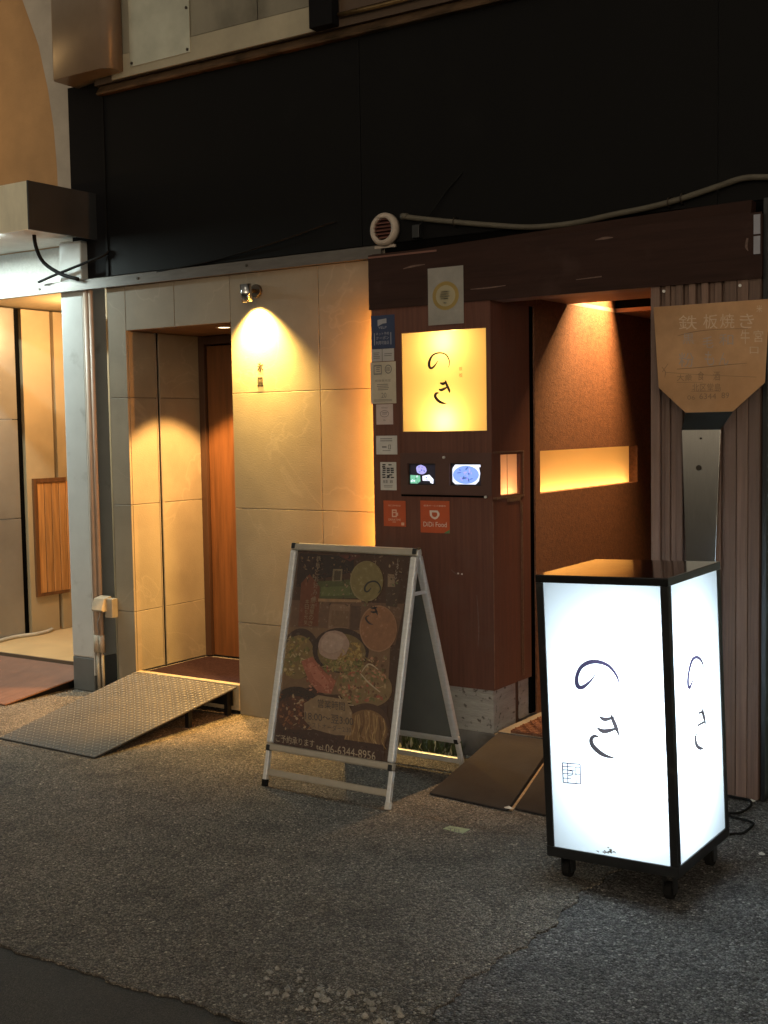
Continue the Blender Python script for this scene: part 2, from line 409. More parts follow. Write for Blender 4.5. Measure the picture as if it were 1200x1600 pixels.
# loose chips of broken asphalt round the worn hole near the seam
b = B()
for i in range(380):
    if i < 190:
        a = rnd.random()*6.28; q = rnd.random()**.6
        x = -1.86 + .24*q*math.cos(a) + .05*rnd.gauss(0, 1); y = -2.36 + .10*q*math.sin(a) + .02*rnd.gauss(0, 1); s = .003 + .010*rnd.random()**3
    else:
        x = rnd.uniform(-5, 0); y = rnd.uniform(-2.5, -.3); s = .0015 + .003*rnd.random()**2
    pts = [Vector((rnd.gauss(0, 1), rnd.gauss(0, 1), rnd.gauss(0, .6))).normalized()*s*rnd.uniform(.7, 1.2) for _ in range(6)]
    o_ = [Vector((s, 0, 0)), Vector((0, s, 0)), Vector((-s, 0, 0)), Vector((0, -s, 0)), Vector((0, 0, s*.8)), Vector((0, 0, -s*.6))]
    o_ = [v + p*.4 + Vector((x, y, s*.35)) for v, p in zip(o_, pts)]
    b.add(o_, [(0,1,4),(1,2,4),(2,3,4),(3,0,4),(1,0,5),(2,1,5),(3,2,5),(0,3,5)])
tag(obj('loose_gravel', b, mat('gravel_chip', (.33, .31, .27), .8, var=.6, vscale=120)), 'loose pale chips of broken asphalt scattered along the seam', 'gravel', kind='stuff')

# ------------------------------------------------------------------ stone tiled facade with the recessed wooden door
XL, XJ, XD0, XS0, XR = -4.188, -3.618, -4.945, -5.087, -3.16
ZR = [0.0, .4945, 1.097, 1.6945, 2.306]
ZF, ZC, YD = .155, 2.062, .60
fac = thing('stone_tiled_facade', 'beige stone tiled facade with a deep recessed doorway', 'building', (-4.2, .3, 0))
b = B(); b.box(XL+.012, XR, .014, .9, 0, 2.36); b.box(XS0, XD0-.012, .014, .9, 0, 2.36); b.box(XD0-.012, XL+.012, .014, .9, ZC+.012, 2.36)
obj('wall_core', b, mat('tile_joint', (.20, .18, .15), .8), fac)
def tile(x0, x1, z0, z1):
    g_ = .0016; b = B(); b.box(x0+g_, x1-g_, 0, .0135, z0+g_, z1-g_); return obj('tile', b, STONE, fac, bevel=.0012, seg=1)
def tile_x(x, s, y0, y1, z0, z1):
    g_ = .0016; b = B(); b.box(x, x - s*.0115, y0+g_, y1-g_, z0+g_, z1-g_); return obj('tile', b, STONE, fac, bevel=.0012, seg=1)
for i in range(4):
    tile(XL, XJ, ZR[i], ZR[i+1]); tile(XJ, XR, ZR[i], ZR[i+1]); tile(XS0, XD0, ZR[i], ZR[i+1])
    z0, z1 = max(ZR[i], ZF), min(ZR[i+1], ZC)
    tile_x(XD0, 1, .0135, .224, z0, z1); tile_x(XD0, 1, .254, YD, z0, z1)
    tile_x(XL, -1, .0135, YD, z0, z1)
for x0, x1 in ((XD0, -4.58), (-4.58, XL)): tile(x0, x1, ZC, ZR[4])
b = B(); b.box(XD0-.0115, XD0-.006, .224, .254, ZF, ZC); obj('dark_channel', b, DARK, fac)
b = B(); b.box(XD0+.0005, XD0-.008,   .2245, .2305, ZF, ZC); b.box(XD0+.0005, XD0-.008, .2475, .2535, ZF, ZC); obj('channel_trim', b, ALU_D, fac)
b = B(); b.box(XD0, XL, .0137, YD, ZC, ZC+.011); obj('recess_ceiling', b, mat('ceiling_brown_board', (.14, .08, .05), .6), fac)
b = B(); b.box(XD0, XL, .03, YD+.2, .02, ZF-.007); obj('recess_floor', b, CONC, fac)
b = B(); b.box(XD0, XL, -.004, .034, .02, ZF+.004); obj('threshold', b, mat('pale_metal_strip', (.55, .47, .33), .4, .4, vscale=30), fac, bevel=.003)
b = B(); b.box(XD0, XL, YD+.06, YD+.07, ZF, 2.2); obj('back_panel', b, DARK, fac)
# door
b = B(); b.box(XD0+.05, XL-.03, YD, YD+.04, ZF+.004, ZC-.06); door = obj('door', b, WOOD, fac, bevel=.003)
b = B(); b.box(XD0+.001, XD0+.045, YD-.02, YD+.05, ZF, ZC-.004); b.box(XD0+.045, XL-.001, YD-.02, YD+.05, ZC-.05, ZC-.004); obj('door_frame', b, WOOD_D, fac, bevel=.002)
b = B(); b.tube([(XL-.13, YD, 1.0), (XL-.13, YD-.05, 1.02), (XL-.13, YD-.05, 1.32), (XL-.13, YD, 1.34)], .009, 10); obj('handle', b, STEEL, door)
# flashing over the tiles, running on over the neighbour's doorway
fl = thing('flashing_trim', 'long dull metal flashing strip above the stone tiles and grey post', 'trim', (-4.8, 0, 2.306))
b = B(); b.prism([(-6.9, -.012, 2.3095), (-6.9, -.02, 2.3095), (-6.9, -.008, 2.366), (-6.9, .012, 2.372), (-6.9, .012, 2.366)], (6.9-3.235, 0, 0)); b.box(-6.9, -3.235, -.026, -.0015, 2.3065, 2.3093)
obj('strip', b, mat('dull_flashing', (.12, .108, .095), .5, .3, var=.25, vscale=8, stretch=(1, 6, 6)), fl)
for px, py in ((62, 452), (215, 435), (385, 415)):
    p = hy(px, py, -.014); b = B(); b.cyl(p + Vector((0, .004, 0)), p - Vector((0, .004, 0)), .007, 10); obj('screw', b, mat('dark_screw', (.05, .04, .03), .5, .6), fl)
# metal characters beside the door
ws = thing('wall_lettering', 'two small dark metal characters fixed on the lit stone tile', 'lettering', (-3.995, -.006, 1.75))
for ch, (px, py) in zip('氷皿', ((407, 574), (407, 597))):
    c = hy(px, py, 0); b = B()
    text(b, ch, lambda x, y: (c.x + x, -.006, c.z - y), -.018, -.024, .037, .045)
    b2 = B(); b2.v = b.v; b2.f = b.f; b2.m = b.m; b2.sm = b.sm
    b2.v = b.v + [(p[0], -.001, p[2]) for p in b.v]; n_ = len(b.v)
    b2.f = b.f + [[i + n_ for i in f] for f in b.f]; b2.m = b.m*2; b2.sm = b.sm*2
    obj('character', b2, mat('dark_letter_metal', (.03, .022, .012), .4, .6), ws, fix=False)

# wall spotlight
c = hy(385, 458, -.085); zt, zb = c.z + .045, c.z - .045
sp = thing('wall_spotlight', 'small steel cylinder spotlight shining down the stone wall', 'wall lamp', (-4.0, 0, 2.2))
m0 = hy(402, 455, 0)
b = B(); b.cyl((m0.x, 0, m0.z), (m0.x, -.018, m0.z), .034, 24); obj('wall_plate', b, mat('dark_bronze', (.10, .08, .06), .4, .8), sp, bevel=.003)
b = B(); b.tube([(m0.x, -.016, m0.z), (m0.x-.005, -.06, m0.z), (c.x+.012, -.085, c.z+.008)], .011, 12); obj('arm', b, mat('dark_bronze', (.10, .08, .06)), sp)
dirn = Vector((.03, .11, -1)).normalized(); cc = Vector((c.x, -.085, c.z))
b = B(); b.ring(cc, -dirn, [(.026, -.045), (.029, -.045), (.029, .045), (.0, .045), (.0, .04), (.026, .04)], 24); obj('lamp_body', b, STEEL, sp)
b = B(); b.cyl(cc + dirn*.030, cc + dirn*.033, .0255, 20); obj('lens', b, emit('spot_lens', (1, .86, .55), 6), sp)
lamp('spot_bulb', 'SPOT', cc + dirn*.046, 260, (1.0, .60, .15), sp, .02, direction=(.04, .34, -1), spot=104, blend=1.0)

# recessed downlight in the door soffit
dl = hz(350, 511, ZC)
d_ = thing('recessed_downlight', 'round downlight set in the soffit above the wooden door', 'ceiling lamp', (dl.x, dl.y, ZC))
b = B(); b.ring((dl.x, dl.y, ZC), (0, 0, 1), [(.034, -.004), (.046, -.004), (.046, .0), (.034, .0)], 24); obj('trim_ring', b, WHITE, d_)
b = B(); b.cyl((dl.x, dl.y, ZC-.0005), (dl.x, dl.y, ZC-.002), .034, 24); obj('lens', b, emit('downlight_lens', (1, .78, .45), 5), d_)
lamp('downlight_bulb', 'SPOT', (dl.x, dl.y, ZC-.008), 300, (1.0, .52, .16), d_, .02, direction=(-.22, .10, -1), spot=76, blend=.35)
# mat in the doorway
b = B(); b.box(XD0+.03, XL-.004, .045, YD-.04, ZF-.012, ZF-.001)
tag(obj('door_mat', b, mat('purple_black_carpet', (.030, .018, .022), .95, var=.35, vscale=60, bump=.6, bscale=300, spec=.03), loc=(-4.56, .3, ZF-.007), bevel=.003), 'dark purple-black mat lying in the stone doorway', 'mat')

# ------------------------------------------------------------------ brown storefront with the entrance passage
YB, XC, XPL, XPR, XE = -.12, -2.593, -3.224, -1.858, -1.41
ZB0, ZBE, ZBT, ZFL = .320, 2.057, 2.301, .130
SG = (-3.060, -2.616, 1.484, 1.936)            # lit sign opening
S1, S2 = (-3.034, -2.884, 1.239, 1.338), (-2.808, -2.648, 1.238, 1.339)
br = thing('brown_storefront', 'dark red-brown panelled storefront with a recessed entrance passage', 'building', (-2.4, .6, 0))
ex, ey, ez = Vector((1,0,0)), Vector((0,1,0)), Vector((0,0,1))
b = B(); b.plate((0, YB, 0), ex, ez, ey, XPL, XC, ZB0, ZBE, .02, [SG, S1, S2]); obj('front_panel', b, BROWN, br)
WIN = (-.040, .150, 1.192, 1.375)
b = B(); b.plate((XC, 0, 0), ey, ez, -ex, YB+.0202, .250, ZB0, ZBE-.001, .02, [WIN]); side = obj('side_panel', b, BROWN, br)
b = B(); b.plate((0, YB-.006, 0), ex, ez, ey, XPL-.004, XE, ZBE, ZBT, .13, []); obj('beam', b, mat('shaded_brown_beam', (.032, .015, .011), .5, var=.25, vscale=5, stretch=(.8, 10, 10), dirt=((.06, .035, .028), 5, .6, .8), spec=.15), br, bevel=.004)  # the beam's shade is put into its colour, darker than the panel paint
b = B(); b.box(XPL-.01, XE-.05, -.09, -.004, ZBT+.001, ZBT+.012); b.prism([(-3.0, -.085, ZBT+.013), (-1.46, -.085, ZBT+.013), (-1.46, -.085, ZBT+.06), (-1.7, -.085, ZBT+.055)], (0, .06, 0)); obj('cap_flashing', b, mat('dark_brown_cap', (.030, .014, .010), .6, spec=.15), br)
b = B(); b.box(XPL-.006, -2.86, -.1285, -.1268, ZBT-.012, ZBT-.004); obj('edge_strip', b, mat('worn_red_edge', (.16, .07, .05), .4), br)
b = B(); b.box(XC-.022, XC-.008, .25, .305, .14, ZBE+.06); obj('door_gap', b, DARK, br)
SLOT = (.356, 1.567, 1.180, 1.382)
b = B(); b.plate((XC, 0, 0), ey, ez, -ex, .305, 2.6, ZFL, 2.2, .05, [SLOT]); pw = obj('passage_wall', b, BROWN_IN, br)
b = B(); b.box(XC-.06, XPR+.3, 2.6, 2.65, 0, 2.3); obj('back_wall', b, BROWN_IN, br)
b = B(); b.box(XPR+.0, XPR+.02, -.06, 2.6, 0, 2.2); obj('right_wall', b, BROWN_IN, br)
PINK = mat('pinkish_ceiling_board', (.34, .21, .16), .6, vscale=5)
ZP = 2.095; LIP = (XC+.0005, XC+.42, .672, 1.26)
b = B(); b.plate((0, 0, ZP), ex, ey, ez, XC+.0003, XPR, .0045, 2.6, .02, [LIP]); obj('passage_ceiling', b, PINK, br)
b = B(); b.box(XC-.06, XC+.45, .60, .668, ZP+.021, 2.58); b.box(XC-.06, XC+.45, 1.264, 1.30, ZP+.021, 2.58); b.box(XC+.425, XC+.45, .668, 1.264, ZP+.021, 2.58); b.box(XC-.06, XC-.001, .668, 1.264, 2.201, 2.58); b.box(XC-.06, XC+.45, .60, 1.30, 2.581, 2.60); obj('light_cove', b, DARK, br)
b = B(); b.box(XC-.04, XPR+.0, .0042, .02, ZBE+.001, ZP-.0005); obj('soffit_edge', b, PINK, br)
b = B(); b.box(XC, XPR, -.118, .0035, ZBE-.004, ZBE-.0005); obj('beam_soffit', b, mat('worn_pinkish_board', (.32, .20, .155), .5, var=.35, vscale=5, stretch=(1, 12, 12)), br)
b = B(); b.box(XC+.0005, XPR-.001, -.095, 2.6, .0, ZFL); obj('passage_floor', b, CONC, br)
# travertine base under the panel
TRAV = mat('travertine', (.36, .34, .30), .6, var=.2, vscale=9, stretch=(1, 1, 4), bump=.5, bscale=30, bstretch=(1, 1, 5), dirt=((.10, .085, .07), 38, .60, .68))
b = B(); b.plate((0, YB+.025, 0), ex, ez, ey, XPL, XC-.018, .118, ZB0-.0005, .02); obj('base_stone', b, TRAV, br)
b = B(); b.plate((XC-.018, 0, 0), ey, ez, -ex, YB+.0455, .118, .118, ZB0-.0005, .02); obj('base_stone', b, TRAV, br)
b = B(); b.box(XC-.045, XC-.02, .120, .150, .118, ZB0-.001); obj('base_post', b, WOOD_D, br)
b = B(); b.plate((XC-.018, 0, 0), ey, ez, -ex, .1505, .60, .132, ZB0+.02, .02); obj('base_stone', b, TRAV, br)
b = B(); b.box(XPL-.02, XC-.0005, -.10, .3, 0, .117); tag(obj('kerb', b, CONC, loc=(-2.9, 0, 0), bevel=.006), None, None, kind='structure')
b = B(); b.box(XPL+.0005, XPL+.012, YB+.0205, -.075, ZB0, ZBE-.001); obj('edge_return', b, BROWN, br)
# flap with the screens, its dark slot and the old tape round the side window
b = B(); b.plate((0, YB-.004, 0), ex, ez, ey, -3.072, XC-.001, 1.196, 1.386, .0038, [S1, S2]); flap = obj('display_flap', b, mat('brown_flap', (.078, .036, .027), .45, var=.2, vscale=6), br)
b = B(); b.box(-3.07, -2.615, YB-.0035, YB-.0005, 1.186, 1.1945); obj('flap_slot', b, DARK, br)
b = B(); b.cyl((-2.835, YB-.004, 1.366), (-2.835, YB-.012, 1.366), .006, 12); obj('knob', b, ALU, flap)
b = B(); b.cyl((-2.622, YB-.004, 1.190), (-2.622, YB-.012, 1.190), .006, 12); obj('knob', b, ALU, flap)
TAPE = mat('peeling_brown_tape', (.15, .095, .06), .35, var=.4, vscale=40, bump=.4, bscale=120)
def tape(u0, u1, v0, v1):
    rr = random.Random(int(u0*1000+v1*77)); n = 7; top = []; bot = []
    for i in range(n+1):
        k = i/n
        if abs(u1-u0) > abs(v1-v0): top.append((u0+(u1-u0)*k, v1+.004*(rr.random()-.5))); bot.append((u0+(u1-u0)*k, v0+.004*(rr.random()-.5)))
        else: top.append((u1+.003*(rr.random()-.5), v0+(v1-v0)*k)); bot.append((u0+.003*(rr.random()-.5), v0+(v1-v0)*k))
    b = B(); b.prism([(XC+.0008, p[0], p[1]) for p in top + bot[::-1]], (.0012, 0, 0)); obj('tape', b, TAPE, side)
tape(-.115, .19, 1.383, 1.391); tape(.175, .187, 1.19, 1.381); tape(-.115, .19, 1.178, 1.186); tape(.02, .15, 1.160, 1.1765)
tape(.150, .157, .34, 1.158); tape(.165, .170, .34, 1.15)
b = B(); b.box(XC+.0005, XC+.0020, YB+.001, YB+.006, .33, 1.17); obj('edge_wear', b, mat('worn_edge', (.19, .11, .075), .5, var=.5, vscale=30), side)
SCUFF = mat('pale_scuff', (.13, .08, .06), .6, var=.4, vscale=60)
for P, y_ in (([(630,420,1),(645,416,3),(664,413,1)], YB-.0066), ([(735,452,1),(760,450,2),(790,446,1)], YB-.0066), ([(930,375,1),(945,372,4),(958,371,1)], YB-.0066), ([(1168,372,3),(1166,385,4),(1169,392,1)], YB-.0066), ([(900,437,1),(940,432,2)], YB-.0066), ([(640,900,1),(648,930,2),(650,960,1)], YB-.0006), ([(705,890,1),(712,896,2),(722,897,1)], YB-.0006), ([(745,930,1),(748,980,2),(747,1010,1)], YB-.0006), ([(600,868,1),(612,871,2)], YB-.0006)):
    b = B(); ribbon(b, P, lambda x, y: hy(x, y, y_)); obj('scuff', b, SCUFF, br, fix=False)
for px, py in ((716, 896), (722, 897)):
    p = hy(px, py, YB-.001); b = B(); b.cyl(p, p + Vector((0, -.002, 0)), .004, 10); obj('screw', b, ALU, br)
# small side window and slot window: frosted panes lit from inside the wall
AMB = (1.0, .56, .20)
b = B(); b.sheet(XC-.0165, XC-.0165, WIN[0]-.01, WIN[1]+.01, WIN[2]-.01, WIN[3]+.01); wn = obj('side_window', b, translucent('frosted_side_pane', (.88, .70, .55), .6), br)
b = B(); b.box(XC-.0162, XC-.014, .05, .053, WIN[2], WIN[3]); obj('mullion', b, mat('pale_wood', (.4, .22, .12), .5), wn)
b = B(); b.box(XC-.13, XC-.126, -.09, .24, 1.10, 1.46); obj('lamp_box', b, WHITE, br)
lamp('window_bulb', 'POINT', (XC-.075, .05, 1.14), 2.2, (1.0, .46, .17), br, .02)
b = B(); b.sheet(XC-.0505, XC-.0505, SLOT[0]-.03, SLOT[1]+.05, SLOT[2]-.03, SLOT[3]+.03); sl = obj('slot_window', b, translucent('frosted_slot_pane', (.92, .72, .42), .65), br)
b = B(); b.box(XC-.26, XC-.255, .30, 1.65, 1.08, 1.48); b.box(XC-.255, XC-.06, .30, 1.65, 1.075, 1.08); b.box(XC-.255, XC-.06, .30, 1.65, 1.48, 1.485); obj('lamp_box', b, WHITE, br)
zl = Vector((-.55, 0, -.83)).normalized()
lamp('slot_light', 'AREA', (XC-.10, .96, 1.135), 4.2, (1.0, .53, .17), br, direction=(0, 0, 1), size=(1.15, .04)).rotation_euler = Matrix((Vector((0, 1, 0)), zl.cross(Vector((0, 1, 0))), zl)).transposed().to_euler()
# passage downlight
pl = thing('passage_downlight', 'spotlight in the passage ceiling cove washing the brown wall', 'ceiling lamp', (XC+.17, 1.08, 2.5))
b = B(); b.ring((XC+.17, 1.08, 2.53), (0, 0, 1), [(.03, -.05), (.036, -.05), (.036, .05), (.03, .05)], 20); obj('lamp_body', b, BLK_FRAME, pl)
b = B(); b.cyl((XC+.17, 1.08, 2.515), (XC+.17, 1.08, 2.518), .029, 20); obj('lens', b, emit('passage_lens', (1, .7, .35), 6), pl)
lamp('passage_bulb', 'SPOT', (XC+.17, 1.08, 2.478), 330, (1.0, .56, .23), pl, .012, direction=(-.24, -.22, -1), spot=74, blend=.9)
# woven doormat inside
dm = B(); WEAVE = mat('orange_brown_weave', (.20, .085, .045), .9, var=.5, vscale=160, bump=.8, bscale=220)
dm.box(-2.53, -1.93, -.085, .62, ZFL+.0005, ZFL+.012)
for i in range(28):
    dm.tube([(-2.525 + .0205*k, -.075 + i*.0246, ZFL+.013 + .003*math.sin(k*1.9 + i*2.0)) for k in range(29)], .005, 5)
tag(obj('woven_doormat', dm, WEAVE, loc=(-2.2, .3, ZFL)), 'coarse orange-brown woven doormat just inside the passage', 'mat')

b = B(); b.box(XPL, XE, .005, .03, 2.195, 2.3715); obj('head_board', b, DARK, br)
b = B(); b.box(XC-.02, XC, .0205, .304, ZBE, 2.171); obj('side_head', b, BROWN_IN, br)
b = B(); b.box(XPL+.013, XC-.021, -.099, .24, 2.03, 2.05); obj('carcass_top', b, DARK, br)
# slats right of the entrance
b = B(); b.box(XPR, XE, -.058, -.03, 0, ZBE); obj('slat_backing', b, mat('slat_backing_board', (.05, .026, .02), .7, vscale=4, stretch=(10, 10, .5)), br)
xs = XPR; i = 0
pat = [(.040, .0), (.020, .014), (.022, .002), (.024, .010)]
while xs < XE - .012:
    wd, dp = (pat + [(.030, .0), (.022, .016)] * 3 + [(.030, .004), (.012, .016), (.049, .0), (.046, .001)])[min(i, 13)]
    wd = min(wd, XE - xs)
    b = B(); b.box(xs+.0012, xs+wd-.0012, -.118+dp, -.0585, .004, ZBE-.0015); obj('slat', b, SLAT, br, bevel=.0018, seg=1)
    xs += wd; i += 1
for px, py in ((1037, 455), (1156, 446)):
    p = hy(px, py, -.121); b = B(); b.cyl(p, p + Vector((0, .012, 0)), .006, 10); obj('bolt', b, ALU, br)
# glowing strip behind the left edge of the brown panel
led = thing('led_strip', 'hidden amber light strip glowing between stone tiles and brown panel', 'light strip', (-3.19, -.05, .5))
b = B(); b.box(-3.196, -3.186, -.074, -.052, .5, 2.28); obj('channel', b, ALU, led)
b = B(); b.box(-3.1985, -3.1965, -.070, -.056, .5, 2.28); obj('diffuser', b, emit('amber_led', (1, .45, .10), 4), led)
lamp('led_light', 'AREA', (-3.200, -.060, 1.40), 16, (1.0, .34, .045), led, direction=(-1, .35, 0), size=(.012, 1.76)).rotation_euler = Matrix((Vector((.3,1,0)).normalized(), Vector((0,0,1)), Vector((1,-.3,0)).normalized())).transposed().to_euler()

# ------------------------------------------------------------------ lit yellow sign
sg = thing('lit_wall_sign', 'square glowing yellow wall sign with brush lettering', 'sign', (-2.838, YB, 1.484))
b = B(); b.sheet(SG[0]+.001, SG[1]-.001, YB+.005, YB+.005, SG[2]+.001, SG[3]-.001); obj('panel', b, translucent('amber_panel', (.95, .79, .44), .72), sg)
b = B(); x0, x1, z0, z1 = SG; 
for bb in ((x0-.004, x0-.001, YB+.0205, .098, z0-.004, z1+.004), (x1+.001, x1+.004, YB+.0205, .098, z0-.004, z1+.004), (x0-.001, x1+.001, YB+.0205, .098, z0-.004, z0-.001), (x0-.001, x1+.001, YB+.0205, .098, z1+.001, z1+.004), (x0-.004, x1+.004, .0982, .101, z0-.004, z1+.004)): b.box(*bb)
obj('housing', b, mat('grey_housing', (.34, .29, .20), .8), sg)
b = B(); pl_ = lambda x, y: hy(620 + x/8, 500 + y/8, YB+.0034)
for P in ([(515,510,5),(470,575,14),(430,603,20),(405,575,22),(410,510,20),(450,440,16),(530,410,14),(610,430,12),(650,490,10),(658,545,7),(645,595,3)],
          [(540,785,10),(580,797,24),(622,768,8)], [(605,755,6),(625,810,20),(655,880,18),(658,912,4)], [(525,862,8),(560,874,24),(632,838,12)],
          [(525,910,8),(490,920,20),(482,960,24),(520,1010,24),(570,1037,18),(620,1042,4)]): ribbon(b, P, pl_, k_=1.5)
obj('lettering', b, INK, sg, fix=False)
b = B(); text(b, '鉄', pl_, 778, 585, 40, 48); text(b, '板', pl_, 778, 665, 44, 50); obj('small_lettering', b, mat('faded_brown_ink', (.35, .2, .05), .6), sg, fix=False)
xm = (SG[0]+SG[1])/2
for z_ in (SG[2]+.045, SG[3]-.045): 
    lamp('sign_bulb', 'POINT', (xm, YB+.092, z_), 2.4, (1.0, .66, .22), sg, .02)

# ------------------------------------------------------------------ two small screens
SCR = emit('screen_dark', (.02, .018, .03), .3)
def screen(S, label, draw, px0, py0):
    t = thing('digital_screen', label, 'screen', ((S[0]+S[1])/2, YB, S[2]), group='small screens set in the brown flap')
    b = B(); b.plate((0, YB+.006, 0), ex, ez, ey, S[0]+.0005, S[1]-.0005, S[2]+.0005, S[3]-.0005, .012, [(S[0]+.006, S[1]-.006, S[2]+.006, S[3]-.006)]); obj('bezel', b, BLK_FRAME, t)
    b = B(); b.box(S[0]+.002, S[1]-.002, YB+.012, YB+.016, S[2]+.002, S[3]-.002); obj('display', b, SCR, t)
    b = B(); draw(b, lambda x, y: hy(580 + x/6, 690 + y/6, YB+.0115)); return t, b
LIL = emit('screen_lilac', (.42, .40, .85), .75); GRN = emit('screen_green', (.22, .62, .42), .55); WHT = emit('screen_white', (.80, .85, 1.0), .9); BLU = emit('screen_blue', (.22, .36, .85), .8); BLU2 = emit('screen_deep_blue', (.10, .17, .45), .5)
rs = random.Random(5)
def d1(b, p):
    f = lambda pts, m: b.poly([p(x, y) for x, y in pts], m)
    f(ell(470, 262, 50, 42, .2, 14, .15, rs), 0); f([(362,312),(458,318),(462,372),(430,396),(362,396)], 1); f([(480,322),(545,310),(585,355),(582,395),(556,388),(548,368),(482,366)], 2)
def d1b(b, p):
    f = lambda pts, m: b.poly([p(x, y) for x, y in pts], m)
    for _ in range(7): x, y = rs.uniform(440, 500), rs.uniform(235, 285); f(ell(x, y, rs.uniform(4, 11), rs.uniform(3, 7), rs.random()*3, 8), 0)
    for _ in range(7): x, y = rs.uniform(372, 440), rs.uniform(325, 385); f(ell(x, y, rs.uniform(5, 12), rs.uniform(3, 8), rs.random()*3, 8), rs.choice((1, 2)))
    for _ in range(5): x, y = rs.uniform(495, 545), rs.uniform(322, 360); f(ell(x, y, rs.uniform(4, 9), rs.uniform(3, 6), rs.random()*3, 8), 0)
t, b = screen(S1, 'small lit screen showing a lilac, a green and a white dish', d1, 0, 0); obj('picture', b, [LIL, GRN, WHT], t, fix=False)
b = B(); d1b(b, lambda x, y: hy(580 + x/6, 690 + y/6, YB+.011)); obj('picture_detail', b, [BLU2, WHT, emit('screen_dgreen', (.1, .35, .22), .5)], t, fix=False)
def d2(b, p):
    b.poly([p(x, y) for x, y in [(790,212),(1028,212),(1028,240),(1010,240),(1022,300),(1010,370),(970,412),(800,412),(760,370),(752,310),(765,245)]], 0)
def d2b(b, p):
    b.poly([p(x, y) for x, y in ell(888, 312, 122, 86, 0, 24)], 1)
def d2c(b, p):
    for _ in range(16): x, y = rs.gauss(880, 40), rs.gauss(310, 34); b.poly([p(u, v) for u, v in ell(x, y, rs.uniform(8, 26), rs.uniform(3, 8), rs.random()*3, 8)], rs.choice((0, 2)))
t, b = screen(S2, 'small lit screen showing one round pale blue plate', d2, 0, 0); obj('picture', b, [WHT, BLU, BLU2], t, fix=False)
b = B(); d2b(b, lambda x, y: hy(580 + x/6, 690 + y/6, YB+.011)); obj('plate', b, [LIL, BLU, BLU2], t, fix=False); b = B(); d2c(b, lambda x, y: hy(580 + x/6, 690 + y/6, YB+.0105)); obj('picture_detail', b, [LIL, BLU, BLU2], t, fix=False)

# ------------------------------------------------------------------ stickers on the brown panel
def sticker(label, x0, y0, x1, y1, m, draw=None, mats=(INK,), y=YB, name='sticker', rad=0.0):
    p0, p1 = hy(x0, y0, y), hy(x1, y1, y); xx = sorted((p0.x, p1.x)); zz = sorted((p0.z, p1.z))
    c = Vector((sum(xx)/2, y-.0006, zz[0])); b = B(); b.box(xx[0], xx[1], y-.0018, y-.0006, zz[0], zz[1])
    if draw is None: return tag(obj(name, b, m, loc=c), label, 'sticker')
    t = thing(name, label, 'sticker', c); obj('sheet', b, m, t)
    W, H = xx[1]-xx[0], zz[1]-zz[0]; b = B()
    draw(b, lambda u, v: (xx[0]+u*W, y-.0023, zz[1]-v*H)); obj('print', b, list(mats), t, fix=False); return t
def bar(b, p, u0, u1, v0, v1, m=0): b.poly([p(u0, v0), p(u1, v0), p(u1, v1), p(u0, v1)], m)
def frame_(b, p, u0, u1, v0, v1, t, m=0):
    bar(b, p, u0, u1, v0, v0+t, m); bar(b, p, u0, u1, v1-t, v1, m); bar(b, p, u0, u0+t, v0+t, v1-t, m); bar(b, p, u1-t, u1, v0+t, v1-t, m)
def lines(b, p, u0, u1, v0, v1, n, m=0, th=.4):
    rr = random.Random(int(v0*100+n))
    for i in range(n):
        v = v0 + (v1-v0)*i/n; bar(b, p, u0+.04*rr.random(), u1-.1*rr.random(), v, v + (v1-v0)/n*th, m)
NAVY = mat('navy_sticker', (.022, .035, .085), .4, vscale=12); ORG = mat('orange_red_sticker', (.42, .075, .022), .42, var=.1, vscale=12)
GREYP = mat('grey_print', (.30, .30, .32), .5)
def s_blue(b, p):
    b.poly([p(.28,.13), p(.66,.10), p(.66,.24), p(.5,.25), p(.28,.32)]); text(b, 'YELP', p, .3, .33, .36, .07)
    text(b, 'ネット予約', p, .2, .5, .56, .09); text(b, 'クーポン', p, .2, .62, .56, .10); text(b, '利用可能店', p, .2, .76, .56, .11)
    bar(b, p, .12, .15, .52, .88); bar(b, p, .82, .85, .52, .88)
sticker('navy blue sticker with white speech bubble and katakana', 580, 494, 617.5, 544, NAVY, s_blue, (GREYP,))
sticker('small grey two-part label right under the navy sticker', 580.5, 545.5, 616, 563.5, mat('grey_paper', (.38, .36, .34), .5), lambda b, p: (bar(b, p, .47, .5, 0, 1), lines(b, p, .06, .42, .3, .85, 4), lines(b, p, .56, .92, .4, .7, 2)), (INK_GREY,))
def s_tall(b, p):
    frame_(b, p, .13, .45, .07, .30, .03); lines(b, p, .2, .38, .12, .26, 3)
    for k in range(14): a = 6.283*k/14; a2_ = 6.283*(k+1)/14; b.poly([p(.71+.14*math.cos(a), .18+.11*math.sin(a)), p(.71+.14*math.cos(a2_), .18+.11*math.sin(a2_)), p(.71+.11*math.cos(a2_), .18+.085*math.sin(a2_)), p(.71+.11*math.cos(a), .18+.085*math.sin(a))])
    text(b, '串', p, .63, .12, .15, .12); text(b, '喫煙専用室', p, .18, .42, .62, .06); lines(b, p, .25, .75, .53, .7, 4); text(b, '20', p, .42, .74, .2, .12); lines(b, p, .1, .9, .9, .96, 2)
sticker('tall cream sticker with two round symbols and small print', 579, 566.5, 619.5, 630, mat('cream_sticker', (.46, .40, .30), .5, vscale=12), s_tall, (INK_GREY,))
